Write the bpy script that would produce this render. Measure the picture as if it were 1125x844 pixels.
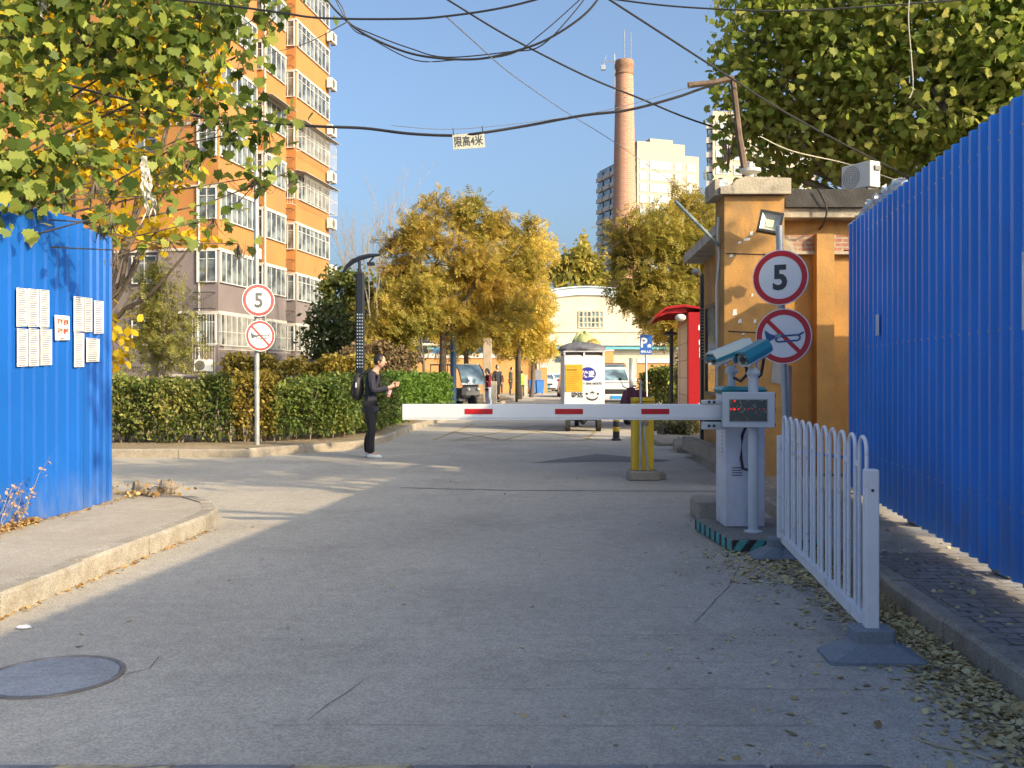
import bpy, math, random
import numpy as np
from mathutils import Vector, Matrix, Euler
R = math.radians
random.seed(7)
rng = np.random.default_rng(11)
for o in list(bpy.data.objects):
    bpy.data.objects.remove(o)
S = bpy.context.scene
COL = S.collection
# ------------------------------------------------------------------ camera, sky, sun, exposure
F = 1060.0; CX = 562.5; HY = 411.0; CH = 1.45          # focal length and horizon in photo pixels, eye height
cam = bpy.data.objects.new('camera', bpy.data.cameras.new('camera'))
COL.objects.link(cam)
cam.location = (0, 0, CH); cam.rotation_euler = (R(90), 0, 0)
cam.data.sensor_width = 36; cam.data.lens = 36 * F / 1125
cam.data.shift_y = -11 / 1125
cam.data.clip_start = .05; cam.data.clip_end = 4000
S.camera = cam
SUN = Vector((-1.68, 1.246, -1.0)).normalized()         # direction the light travels
EL = math.asin(-SUN.z)
AZ = math.atan2(-SUN.x, -SUN.y)                          # clockwise from +Y
W = bpy.data.worlds.new('World'); S.world = W; W.use_nodes = True
nt = W.node_tree; bg = nt.nodes['Background']
sky = nt.nodes.new('ShaderNodeTexSky'); sky.sky_type = 'NISHITA'; sky.sun_disc = False
sky.sun_elevation = EL; sky.sun_rotation = AZ
sky.altitude = 50; sky.air_density = .75; sky.dust_density = 6.5; sky.ozone_density = 6.5
nt.links.new(sky.outputs[0], bg.inputs[0]); bg.inputs[1].default_value = .15
sl = bpy.data.lights.new('sun', 'SUN'); sl.energy = 2.3; sl.angle = R(.53); sl.color = (1, .86, .68)
so = bpy.data.objects.new('sun', sl); COL.objects.link(so)
so.rotation_euler = SUN.to_track_quat('-Z', 'Y').to_euler(); so.location = (20, -15, 25)
S.view_settings.view_transform = 'Standard'; S.view_settings.look = 'None'
S.view_settings.use_white_balance = True; S.view_settings.white_balance_temperature = 8500; S.view_settings.white_balance_tint = 4
S.view_settings.exposure = 1.45; S.view_settings.gamma = 1; S.view_settings.use_curve_mapping = False
S.render.engine = 'CYCLES'; S.cycles.max_bounces = 6; S.cycles.transparent_max_bounces = 8
S.cycles.use_denoising = True

def P(px, py, Y):
    return Vector(((px - CX) * Y / F, Y, CH - (py - HY) * Y / F))
def G(px, py, z=0.0):
    Y = (CH - z) * F / (py - HY)
    return Vector(((px - CX) * Y / F, Y, z))

# ------------------------------------------------------------------ materials
MATS = {}
def nodes_of(name):
    m = bpy.data.materials.new(name); m.use_nodes = True
    t = m.node_tree; return m, t, t.nodes, t.links, t.nodes['Principled BSDF']
def pm(name, col, rough=.6, metal=0., var=.12, scale=3., bump=0., bscale=40., spec=.5, col2=None, thr=(.45, .7), s2=1.5, coat=0.):
    """painted / stone / metal surface: base colour broken by noise, optional second colour in patches (wear, rust, dirt)"""
    if name in MATS: return MATS[name]
    m, t, N, L, b = nodes_of(name)
    tc = N.new('ShaderNodeTexCoord')
    n = N.new('ShaderNodeTexNoise'); n.inputs['Scale'].default_value = scale; n.inputs['Detail'].default_value = 7
    L.new(tc.outputs['Object'], n.inputs['Vector'])
    mr = N.new('ShaderNodeMapRange'); mr.inputs[1].default_value = .3; mr.inputs[2].default_value = .7
    mr.inputs[3].default_value = 1 - var; mr.inputs[4].default_value = 1 + var
    L.new(n.outputs['Fac'], mr.inputs[0])
    mx = N.new('ShaderNodeVectorMath'); mx.operation = 'SCALE'; mx.inputs[0].default_value = col[:3]
    L.new(mr.outputs[0], mx.inputs['Scale'])
    out = mx.outputs[0]
    if col2 is not None:
        n2 = N.new('ShaderNodeTexNoise'); n2.inputs['Scale'].default_value = s2; n2.inputs['Detail'].default_value = 8; n2.inputs['Roughness'].default_value = .65
        L.new(tc.outputs['Object'], n2.inputs['Vector'])
        m2 = N.new('ShaderNodeMapRange'); m2.inputs[1].default_value = thr[0]; m2.inputs[2].default_value = thr[1]
        L.new(n2.outputs['Fac'], m2.inputs[0])
        mc = N.new('ShaderNodeMix'); mc.data_type = 'RGBA'
        L.new(m2.outputs[0], mc.inputs[0]); L.new(out, mc.inputs[6]); mc.inputs[7].default_value = (*col2[:3], 1)
        out = mc.outputs[2]
    L.new(out, b.inputs['Base Color'])
    b.inputs['Roughness'].default_value = rough; b.inputs['Metallic'].default_value = metal
    b.inputs['Specular IOR Level'].default_value = spec
    b.inputs['Coat Weight'].default_value = coat
    if bump:
        nb = N.new('ShaderNodeTexNoise'); nb.inputs['Scale'].default_value = bscale; nb.inputs['Detail'].default_value = 5
        L.new(tc.outputs['Object'], nb.inputs['Vector'])
        bp = N.new('ShaderNodeBump'); bp.inputs['Strength'].default_value = bump; bp.inputs['Distance'].default_value = .02
        L.new(nb.outputs['Fac'], bp.inputs['Height']); L.new(bp.outputs[0], b.inputs['Normal'])
    MATS[name] = m
    return m

def dusty(m, zlo, zhi, col, amt=.75, s=5.):
    """splashed dirt that thins out upwards, broken by noise"""
    t = m.node_tree; N = t.nodes; L = t.links; b = N['Principled BSDF']; src = b.inputs['Base Color'].links[0].from_socket
    tc = N.new('ShaderNodeTexCoord'); sp = N.new('ShaderNodeSeparateXYZ'); L.new(tc.outputs['Object'], sp.inputs[0])
    g = N.new('ShaderNodeMapRange'); g.inputs[1].default_value = zlo; g.inputs[2].default_value = zhi; g.inputs[3].default_value = 1; g.inputs[4].default_value = 0; L.new(sp.outputs[2], g.inputs[0])
    mp = N.new('ShaderNodeMapping'); mp.inputs['Scale'].default_value = (1, 1, .35); L.new(tc.outputs['Object'], mp.inputs[0])
    n = N.new('ShaderNodeTexNoise'); n.inputs['Scale'].default_value = s; n.inputs['Detail'].default_value = 8; n.inputs['Roughness'].default_value = .7; L.new(mp.outputs[0], n.inputs['Vector'])
    r = N.new('ShaderNodeMapRange'); r.inputs[1].default_value = .38; r.inputs[2].default_value = .68; L.new(n.outputs['Fac'], r.inputs[0])
    q = N.new('ShaderNodeMath'); q.operation = 'MULTIPLY'; L.new(g.outputs[0], q.inputs[0]); L.new(r.outputs[0], q.inputs[1])
    q2 = N.new('ShaderNodeMath'); q2.operation = 'MULTIPLY'; q2.inputs[1].default_value = amt; L.new(q.outputs[0], q2.inputs[0])
    mc = N.new('ShaderNodeMix'); mc.data_type = 'RGBA'; L.new(q2.outputs[0], mc.inputs[0]); L.new(src, mc.inputs[6]); mc.inputs[7].default_value = (*col, 1); L.new(mc.outputs[2], b.inputs['Base Color'])
    return m

def leafmat(name, cols, trans=.4, clump=.35, cscale=.8):
    """leaf colours picked per leaf, warmed and cooled in drifts through the crown, part of the light passes through"""
    if name in MATS: return MATS[name]
    m, t, N, L, b = nodes_of(name)
    geo = N.new('ShaderNodeNewGeometry'); tc = N.new('ShaderNodeTexCoord')
    n = N.new('ShaderNodeTexNoise'); n.inputs['Scale'].default_value = cscale; n.inputs['Detail'].default_value = 3
    L.new(tc.outputs['Object'], n.inputs['Vector'])
    ma = N.new('ShaderNodeMath'); ma.operation = 'MULTIPLY_ADD'; ma.inputs[1].default_value = 1 - clump
    L.new(geo.outputs['Random Per Island'], ma.inputs[0])
    mb = N.new('ShaderNodeMapRange'); mb.inputs[1].default_value = .3; mb.inputs[2].default_value = .7
    mb.inputs[3].default_value = 0; mb.inputs[4].default_value = clump
    L.new(n.outputs['Fac'], mb.inputs[0]); L.new(mb.outputs[0], ma.inputs[2])
    cr = N.new('ShaderNodeValToRGB'); e = cr.color_ramp.elements
    while len(e) < len(cols): e.new(.5)
    for i, c in enumerate(cols):
        e[i].position = i / (len(cols) - 1); e[i].color = (*c, 1)
    L.new(ma.outputs[0], cr.inputs[0]); L.new(cr.outputs[0], b.inputs['Base Color'])
    b.inputs['Roughness'].default_value = .55; b.inputs['Specular IOR Level'].default_value = .35
    tr = N.new('ShaderNodeBsdfTranslucent'); L.new(cr.outputs[0], tr.inputs[0])
    mx = N.new('ShaderNodeMixShader'); mx.inputs[0].default_value = trans
    L.new(b.outputs[0], mx.inputs[1]); L.new(tr.outputs[0], mx.inputs[2])
    L.new(mx.outputs[0], N['Material Output'].inputs[0])
    MATS[name] = m
    return m

def glassmat(name, col=(.03, .05, .07), rough=.06):
    if name in MATS: return MATS[name]
    m, t, N, L, b = nodes_of(name)
    geo = N.new('ShaderNodeTexCoord')
    n = N.new('ShaderNodeTexNoise'); n.inputs['Scale'].default_value = 1.3; L.new(geo.outputs['Object'], n.inputs['Vector'])
    cr = N.new('ShaderNodeValToRGB'); e = cr.color_ramp.elements
    e[0].position = .42; e[0].color = (*col, 1); e[1].position = .62; e[1].color = (col[0] * 3 + .05, col[1] * 3 + .06, col[2] * 3 + .06, 1)
    L.new(n.outputs['Fac'], cr.inputs[0]); L.new(cr.outputs[0], b.inputs['Base Color'])
    b.inputs['Roughness'].default_value = rough; b.inputs['Specular IOR Level'].default_value = .9
    MATS[name] = m
    return m

def groundmat(name, base, fine=.35, speck=(.0, .0), big=.12, stain=None, stain_s=.35, bump=.5, rough=.85, joint=None):
    if name in MATS: return MATS[name]
    m, t, N, L, b = nodes_of(name)
    tc = N.new('ShaderNodeTexCoord')
    def noise(s, d=6, r=.6):
        n = N.new('ShaderNodeTexNoise'); n.inputs['Scale'].default_value = s; n.inputs['Detail'].default_value = d; n.inputs['Roughness'].default_value = r
        L.new(tc.outputs['Object'], n.inputs['Vector']); return n.outputs['Fac']
    def rng_(v, a, b_, c, d):
        q = N.new('ShaderNodeMapRange'); q.inputs[1].default_value = a; q.inputs[2].default_value = b_; q.inputs[3].default_value = c; q.inputs[4].default_value = d
        L.new(v, q.inputs[0]); return q.outputs[0]
    def mul(a, b_):
        q = N.new('ShaderNodeMath'); q.operation = 'MULTIPLY'; L.new(a, q.inputs[0]); L.new(b_, q.inputs[1]); return q.outputs[0]
    f1 = noise(120, 3, .8)
    v = N.new('ShaderNodeTexVoronoi'); v.inputs['Scale'].default_value = 95; L.new(tc.outputs['Object'], v.inputs['Vector'])
    vv = N.new('ShaderNodeSeparateColor'); L.new(v.outputs['Color'], vv.inputs[0])
    k = mul(rng_(f1, .3, .7, 1 - fine, 1 + fine), rng_(noise(.9, 5), .3, .7, 1 - big, 1 + big))
    k = mul(k, rng_(vv.outputs[0], 0, 1, 1 - fine * .9, 1 + fine * .9))
    k = mul(k, rng_(noise(9, 4), .3, .7, 1 - big * .6, 1 + big * .6))
    sc = N.new('ShaderNodeVectorMath'); sc.operation = 'SCALE'; sc.inputs[0].default_value = base; L.new(k, sc.inputs['Scale'])
    out = sc.outputs[0]
    if stain is not None:
        mc = N.new('ShaderNodeMix'); mc.data_type = 'RGBA'
        L.new(rng_(noise(stain_s, 8, .7), .5, .75, 0, .8), mc.inputs[0]); L.new(out, mc.inputs[6]); mc.inputs[7].default_value = (*stain, 1); out = mc.outputs[2]
    L.new(out, b.inputs['Base Color']); b.inputs['Roughness'].default_value = rough; b.inputs['Specular IOR Level'].default_value = .3
    bp = N.new('ShaderNodeBump'); bp.inputs['Strength'].default_value = bump; bp.inputs['Distance'].default_value = .006
    L.new(v.outputs['Distance'], bp.inputs['Height']); L.new(bp.outputs[0], b.inputs['Normal'])
    MATS[name] = m
    return m

def brickmat(name, c1, c2, mortar, bw=.24, bh=.07, ms=.012, plane='XZ', rough=.85, rot=0., bump=.5, dirt=None, off=.5):
    if name in MATS: return MATS[name]
    m, t, N, L, b = nodes_of(name)
    tc = N.new('ShaderNodeTexCoord'); mp = N.new('ShaderNodeMapping')
    L.new(tc.outputs['Object'], mp.inputs[0])
    if plane == 'XZ': mp.inputs['Rotation'].default_value = (R(90), 0, 0)
    elif plane == 'YZ': mp.inputs['Rotation'].default_value = (R(90), 0, R(90))
    else: mp.inputs['Rotation'].default_value = (0, 0, rot)
    br = N.new('ShaderNodeTexBrick'); L.new(mp.outputs[0], br.inputs[0])
    br.offset = off
    br.inputs['Color1'].default_value = (*c1, 1); br.inputs['Color2'].default_value = (*c2, 1); br.inputs['Mortar'].default_value = (*mortar, 1)
    br.inputs['Scale'].default_value = 1; br.inputs['Brick Width'].default_value = bw; br.inputs['Row Height'].default_value = bh; br.inputs['Mortar Size'].default_value = ms
    n = N.new('ShaderNodeTexNoise'); n.inputs['Scale'].default_value = 14; n.inputs['Detail'].default_value = 6; L.new(tc.outputs['Object'], n.inputs['Vector'])
    mr = N.new('ShaderNodeMapRange'); mr.inputs[1].default_value = .3; mr.inputs[2].default_value = .7; mr.inputs[3].default_value = .72; mr.inputs[4].default_value = 1.25
    L.new(n.outputs['Fac'], mr.inputs[0])
    sc = N.new('ShaderNodeVectorMath'); sc.operation = 'SCALE'; L.new(br.outputs[0], sc.inputs[0]); L.new(mr.outputs[0], sc.inputs['Scale'])
    out = sc.outputs[0]
    if dirt:
        n2 = N.new('ShaderNodeTexNoise'); n2.inputs['Scale'].default_value = 1.1; n2.inputs['Detail'].default_value = 8; L.new(tc.outputs['Object'], n2.inputs['Vector'])
        m2 = N.new('ShaderNodeMapRange'); m2.inputs[1].default_value = .48; m2.inputs[2].default_value = .68; m2.inputs[4].default_value = .8; L.new(n2.outputs['Fac'], m2.inputs[0])
        mc = N.new('ShaderNodeMix'); mc.data_type = 'RGBA'; L.new(m2.outputs[0], mc.inputs[0]); L.new(out, mc.inputs[6]); mc.inputs[7].default_value = (*dirt, 1); out = mc.outputs[2]
    L.new(out, b.inputs['Base Color']); b.inputs['Roughness'].default_value = rough
    bp = N.new('ShaderNodeBump'); bp.inputs['Strength'].default_value = bump; bp.inputs['Distance'].default_value = .01
    inv = N.new('ShaderNodeMath'); inv.operation = 'SUBTRACT'; inv.inputs[0].default_value = 1; L.new(br.outputs['Fac'], inv.inputs[1])
    L.new(inv.outputs[0], bp.inputs['Height']); L.new(bp.outputs[0], b.inputs['Normal'])
    MATS[name] = m
    return m

# ------------------------------------------------------------------ mesh helpers
def wmat(o):
    m = o.matrix_basis.copy()
    while o.parent: o = o.parent; m = o.matrix_basis @ m
    return m
class MB:
    """collects shapes in world coordinates and links them as ONE mesh object"""
    def __init__(s): s.v = []; s.f = []; s.m = []; s.cur = 0
    def mat(s, i): s.cur = i; return s
    def add(s, vs, fs, M=None):
        k = len(s.v)
        for p in vs: s.v.append(tuple(M @ Vector(p)) if M is not None else tuple(p))
        for f in fs: s.f.append(tuple(i + k for i in f)); s.m.append(s.cur)
        return s
    def box(s, a, b, M=None, bev=0.):
        x0, y0, z0 = a; x1, y1, z1 = b
        if x0 > x1: x0, x1 = x1, x0
        if y0 > y1: y0, y1 = y1, y0
        if z0 > z1: z0, z1 = z1, z0
        if bev:
            e = min(bev, (x1-x0)*.45, (y1-y0)*.45, (z1-z0)*.45)
            vs = []; 
            for z, q in ((z0, e), (z0+e, 0), (z1-e, 0), (z1, e)):
                # octagon footprint
                xa, xb, ya, yb = x0+q, x1-q, y0+q, y1-q; c = e
                vs += [(xa+c, ya, z), (xb-c, ya, z), (xb, ya+c, z), (xb, yb-c, z), (xb-c, yb, z), (xa+c, yb, z), (xa, yb-c, z), (xa, ya+c, z)]
            fs = [tuple(range(7, -1, -1)), tuple(range(24, 32))]
            for r in range(3):
                for i in range(8):
                    j = (i+1) % 8; fs.append((r*8+i, r*8+j, r*8+8+j, r*8+8+i))
            return s.add(vs, fs, M)
        vs = [(x0,y0,z0),(x1,y0,z0),(x1,y1,z0),(x0,y1,z0),(x0,y0,z1),(x1,y0,z1),(x1,y1,z1),(x0,y1,z1)]
        return s.add(vs, [(0,3,2,1),(4,5,6,7),(0,1,5,4),(1,2,6,5),(2,3,7,6),(3,0,4,7)], M)
    def prism(s, poly, z0, z1, M=None):
        """vertical prism over a ground polygon (counter-clockwise)"""
        n = len(poly); vs = [(p[0], p[1], z0) for p in poly] + [(p[0], p[1], z1) for p in poly]
        fs = [tuple(range(n-1, -1, -1)), tuple(range(n, 2*n))] + [(i, (i+1) % n, n+(i+1) % n, n+i) for i in range(n)]
        return s.add(vs, fs, M)
    def slab(s, poly3, off):
        """polygon in space given thickness along vector off"""
        n = len(poly3); off = Vector(off)
        vs = [tuple(p) for p in poly3] + [tuple(Vector(p) + off) for p in poly3]
        fs = [tuple(range(n-1, -1, -1)), tuple(range(n, 2*n))] + [(i, (i+1) % n, n+(i+1) % n, n+i) for i in range(n)]
        return s.add(vs, fs)
    def tube(s, pts, r, n=8, cap=True, M=None):
        pts = [Vector(p) for p in pts]
        rs = r if isinstance(r, (list, tuple)) else [r]*len(pts)
        vs = []; up = None
        for i, p in enumerate(pts):
            d = (pts[min(i+1, len(pts)-1)] - pts[max(i-1, 0)])
            d = d.normalized() if d.length > 1e-9 else Vector((0, 0, 1))
            if up is None:
                up = Vector((0, 0, 1)) if abs(d.z) < .9 else Vector((1, 0, 0))
            a = d.cross(up)
            if a.length < 1e-6: a = d.cross(Vector((0, 1, 0)))
            a.normalize(); b = d.cross(a).normalized(); up = -b if False else up
            for k in range(n):
                t = 2*math.pi*k/n; vs.append(tuple(p + rs[i]*(math.cos(t)*a + math.sin(t)*b)))
        fs = []
        for i in range(len(pts)-1):
            for k in range(n):
                j = (k+1) % n; fs.append((i*n+k, i*n+j, (i+1)*n+j, (i+1)*n+k))
        if cap: fs += [tuple(range(n-1, -1, -1)), tuple(range((len(pts)-1)*n, len(pts)*n))]
        return s.add(vs, fs, M)
    def lathe(s, prof, c=(0, 0, 0), n=16, M=None):
        """profile [(r,z)] spun about a vertical axis through c"""
        vs = []; 
        for r, z in prof:
            for k in range(n):
                t = 2*math.pi*k/n; vs.append((c[0]+r*math.cos(t), c[1]+r*math.sin(t), c[2]+z))
        fs = []
        for i in range(len(prof)-1):
            for k in range(n):
                j = (k+1) % n; fs.append((i*n+k, i*n+j, (i+1)*n+j, (i+1)*n+k))
        fs += [tuple(range(n-1, -1, -1)), tuple(range((len(prof)-1)*n, len(prof)*n))]
        return s.add(vs, fs, M)
    def ell(s, c, r, n=12, m=8, M=None, jit=0.):
        vs = []; fs = []
        for i in range(m+1):
            ph = math.pi*i/m
            for k in range(n):
                t = 2*math.pi*k/n; q = 1 + random.uniform(-jit, jit)
                vs.append((c[0]+q*r[0]*math.sin(ph)*math.cos(t), c[1]+q*r[1]*math.sin(ph)*math.sin(t), c[2]-q*r[2]*math.cos(ph)))
        for i in range(m):
            for k in range(n):
                j = (k+1) % n; fs.append((i*n+k, i*n+j, (i+1)*n+j, (i+1)*n+k))
        return s.add(vs, fs, M)
    def quad(s, a, b, c, d): return s.add([a, b, c, d], [(0, 1, 2, 3)])
    def build(s, name, mat, parent=None, smooth=False, **tags):
        me = bpy.data.meshes.new(name)
        vs = s.v
        if parent is not None:
            inv = wmat(parent).inverted(); vs = [tuple(inv @ Vector(p)) for p in vs]
        me.from_pydata(vs, [], s.f)
        mats = mat if isinstance(mat, (list, tuple)) else [mat]
        for q in mats: me.materials.append(q)
        if len(mats) > 1: me.polygons.foreach_set('material_index', s.m)
        if smooth:
            me.polygons.foreach_set('use_smooth', [True]*len(me.polygons))
            try: me.set_sharp_from_angle(angle=R(40))
            except Exception: pass
        me.update()
        o = bpy.data.objects.new(name, me); COL.objects.link(o)
        if parent is not None: o.parent = parent
        for k_, v_ in tags.items(): o[k_] = v_
        return o
def thing(name, label, cat, loc=(0, 0, 0), rz=0., group=None):
    o = bpy.data.objects.new(name, None); COL.objects.link(o); o.empty_display_size = .1
    o.location = loc; o.rotation_euler = (0, 0, rz)
    o['label'] = label; o['category'] = cat
    if group: o['group'] = group
    return o
def tag(o, label=None, cat=None, group=None, kind=None):
    if label: o['label'] = label
    if cat: o['category'] = cat
    if group: o['group'] = group
    if kind: o['kind'] = kind
    return o
def copy_tree(o, parent=None):
    kids = list(o.children)
    c = o.copy(); COL.objects.link(c); c.parent = parent
    for ch in kids: copy_tree(ch, c)
    return c
def RZ(a, loc=(0, 0, 0)): return Matrix.Translation(Vector(loc)) @ Matrix.Rotation(a, 4, 'Z')

def text_geo(body, size=1., bold=0., ext=0., align='CENTER'):
    cu = bpy.data.curves.new('t', 'FONT'); cu.body = body; cu.size = size; cu.align_x = align; cu.align_y = 'CENTER'
    cu.offset = bold; cu.extrude = ext; cu.resolution_u = 3
    o = bpy.data.objects.new('t', cu); COL.objects.link(o)
    dg = bpy.context.evaluated_depsgraph_get(); me = o.evaluated_get(dg).to_mesh()
    v = [tuple(q.co) for q in me.vertices]; f = [tuple(p.vertices) for p in me.polygons]
    o.evaluated_get(dg).to_mesh_clear(); bpy.data.objects.remove(o); bpy.data.curves.remove(cu)
    return v, f
def put_text(mb, body, size, M, bold=0., width=None):
    v, f = text_geo(body, size, bold)
    if not v: return
    xs = [p[0] for p in v]; ys = [p[1] for p in v]
    cx = (min(xs)+max(xs))/2; cy = (min(ys)+max(ys))/2
    k = (width/(max(xs)-min(xs))) if width else 1
    mb.add([((p[0]-cx)*k, (p[1]-cy), 0) for p in v], f, M)
def face_cam(loc, turn=0.):
    """matrix whose local XY plane stands upright, facing -Y, turned about Z"""
    return Matrix.Translation(Vector(loc)) @ Matrix.Rotation(turn, 4, 'Z') @ Matrix.Rotation(R(90), 4, 'X')

# ------------------------------------------------------------------ leaves and trees
def T_poly(pts, fold=0.):
    v = [(x, y, -fold*(x*x+(y-.5)**2)) for x, y in pts]
    return np.array(v, float), [tuple(range(len(v)))]
LOBED = T_poly([(0,0),(.12,.1),(.40,.03),(.41,.22),(.57,.40),(.41,.47),(.36,.66),(.18,.71),(.03,1.0),(-.15,.73),(-.38,.63),(-.40,.46),(-.55,.42),(-.42,.24),(-.38,.02),(-.12,.1)], .35)
SIMPLE = (np.array([(0,0,0),(.28,.5,-.08),(0,1,-.12),(-.28,.5,-.08)], float), [(0,1,2,3)])
OVAL = (np.array([(0,0,0),(.3,.25,-.03),(.34,.6,-.07),(0,1,-.14),(-.34,.6,-.07),(-.3,.25,-.03)], float), [(0,1,2,3,4,5)])
_pin_v = []; _pin_f = []
for _i in range(4):                                     # a sprig of paired leaflets
    for _s in (-1, 1):
        y0 = .12+.22*_i; k_ = len(_pin_v)
        _pin_v += [(0, y0, 0), (_s*.22, y0+.0, -.03), (_s*.42, y0+.14, -.1), (_s*.18, y0+.16, -.02)]; _pin_f.append((k_, k_+1, k_+2, k_+3))
_k = len(_pin_v); _pin_v += [(0,.95,-.05),(.1,1.1,-.1),(0,1.28,-.16),(-.1,1.1,-.1)]; _pin_f.append((_k,_k+1,_k+2,_k+3))
_pin_v += [(-.01,0,0),(.01,0,0),(.01,1,-.05),(-.01,1,-.05)]; _pin_f.append((_k+4,_k+5,_k+6,_k+7))
SPRIG = (np.array(_pin_v, float), _pin_f)

def leaf_mesh(name, pts, size, mat, tmpl=SIMPLE, parent=None, droop=.3, flat=0., svar=.35):
    pts = np.asarray(pts, float); n = len(pts)
    tv, tf = tmpl; k = len(tv)
    a = rng.uniform(0, 2*np.pi, n)
    tilt = rng.normal(-.9 if droop > .6 else -.2, .7, n) * (1-flat)
    roll = rng.normal(0, .8, n) * (1-flat)
    sz = size*(1+rng.uniform(-svar, svar, n))
    # R = Rz(a) Rx(tilt) Ry(roll)
    ca, sa, ct, st, cr, sr = np.cos(a), np.sin(a), np.cos(tilt), np.sin(tilt), np.cos(roll), np.sin(roll)
    Rm = np.empty((n, 3, 3))
    Rm[:,0,0] = ca*cr - sa*st*sr; Rm[:,0,1] = -sa*ct; Rm[:,0,2] = ca*sr + sa*st*cr
    Rm[:,1,0] = sa*cr + ca*st*sr; Rm[:,1,1] = ca*ct; Rm[:,1,2] = sa*sr - ca*st*cr
    Rm[:,2,0] = -ct*sr; Rm[:,2,1] = st; Rm[:,2,2] = ct*cr
    V = np.einsum('nij,kj->nki', Rm, tv)*sz[:, None, None] + pts[:, None, :]
    if parent is not None:
        inv = np.array(wmat(parent).inverted()); V = V @ inv[:3, :3].T + inv[:3, 3]
    V = V.reshape(-1, 3)
    loops = []; starts = []; tot = []; c = 0
    one = np.concatenate([np.array(f) for f in tf]); ln = [len(f) for f in tf]; L1 = len(one)
    loops = (one[None, :] + (np.arange(n)*k)[:, None]).reshape(-1)
    st1 = np.concatenate([[0], np.cumsum(ln)[:-1]])
    starts = (st1[None, :] + (np.arange(n)*L1)[:, None]).reshape(-1)
    me = bpy.data.meshes.new(name)
    me.vertices.add(len(V)); me.vertices.foreach_set('co', V.reshape(-1))
    me.loops.add(len(loops)); me.loops.foreach_set('vertex_index', loops.astype(np.int32))
    me.polygons.add(len(starts)); me.polygons.foreach_set('loop_start', starts.astype(np.int32))
    me.update(calc_edges=True); me.validate()
    me.materials.append(mat)
    o = bpy.data.objects.new(name, me); COL.objects.link(o)
    if parent is not None: o.parent = parent
    return o

def bez(a, b, sag, n=6, wob=0.):
    a = Vector(a); b = Vector(b); out = []
    for i in range(n+1):
        t = i/n; p = a.lerp(b, t) + Vector(sag)*math.sin(math.pi*t)
        if 0 < i < n and wob: p += Vector((random.uniform(-wob, wob), random.uniform(-wob, wob), random.uniform(-wob, wob)))
        out.append(p)
    return out
def in_ball(n, surf=.5):
    d = rng.normal(size=(n, 3)); d /= np.linalg.norm(d, axis=1)[:, None]
    return d * (rng.uniform(0, 1, n)**surf)[:, None]

def tree(name, label, base, tr, th, blobs, nleaf, lsize, lmat, bark, tmpl=SIMPLE, group=None, subs=9, spread=.28, droop=.3, cat='tree', lean=(0, 0), twig=True, lk=.5):
    """trunk, limbs to every bough, twigs to every spray; leaves gathered round the sprays with gaps between"""
    root = thing(name, label, cat, base, 0, group)
    base = Vector(base); top = base + Vector((lean[0], lean[1], th))
    mt = MB(); mt.tube(bez(base, top, (random.uniform(-.1, .1), 0, 0), 6, tr*.15), [tr*1.25]+[tr*(1-.08*i) for i in range(6)], 10)
    vol = [b[3]*b[4]*b[5] for b in blobs]; sv = sum(vol); pts = []
    mt.build('trunk', bark, root, smooth=True)
    ml = MB()
    for b, w in zip(blobs, vol):
        c = Vector(b[:3]); r = np.array(b[3:6]); L = (c-top).length
        start = top - Vector((0, 0, min(th*.3, L*.15)*random.random()))
        ml.tube(bez(start, c, (0, 0, -.08*L), 6, .04*L), [tr*lk*(1-i/8) for i in range(7)], 6)
        ns = max(3, int(subs*(.6+.8*random.random()))); off = in_ball(ns, .33)*r
        cs = np.array(c) + off
        for q in cs:
            if twig: ml.tube(bez(c, q, (0, 0, -.03*L), 4, .04*max(r)), [tr*lk*.26, tr*lk*.2, tr*lk*.14, tr*lk*.1, tr*lk*.04], 4, cap=False)
        n = max(3, int(nleaf*w/sv)); idx = rng.integers(0, ns, n)
        wts = rng.uniform(.6, 1.5, ns)
        p = cs[idx] + rng.normal(size=(n, 3))*r*spread*wts[idx][:, None]
        pts.append(p)
    ml.build('limb', bark, root, smooth=True)
    leaf_mesh('crown', np.concatenate(pts), lsize, lmat, tmpl, root, droop)
    return root

def strip_pts(path, width, h, n, z0=.12, seed=0):
    """random points in a hedge that follows a path, crowded towards its skin, with an uneven top"""
    path = [Vector(p) for p in path]; seg = [(path[i+1]-path[i]).length for i in range(len(path)-1)]; T = sum(seg)
    ts = rng.uniform(0, T, n); out = np.zeros((n, 3))
    u = rng.uniform(0, 1, n); v = rng.uniform(0, 1, n)**.75
    side = rng.uniform(0, 1, n)
    u = np.where(side < .55, rng.beta(1, 6, n), u); v = np.where(side > .8, 1-rng.beta(1, 8, n), v)
    for i in range(n):
        t = ts[i]; j = 0
        while j < len(seg)-1 and t > seg[j]: t -= seg[j]; j += 1
        d = (path[j+1]-path[j]).normalized(); nrm = Vector((-d.y, d.x, 0))
        if nrm.y < 0: nrm = -nrm
        hh = h*(1 + .05*math.sin(ts[i]*2.3+seed) + .04*math.sin(ts[i]*7.1+seed*2))
        wob = .07*math.sin(ts[i]*3.7+seed)+.05*math.sin(ts[i]*9+v[i]*6)
        bulge = .12*math.cos((v[i]-.55)*2.6)
        p = path[j] + d*t + nrm*(u[i]*width + wob - bulge)
        out[i] = (p.x, p.y, z0 + v[i]*hh)
    out += rng.normal(size=(n, 3))*.03
    return out

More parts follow.
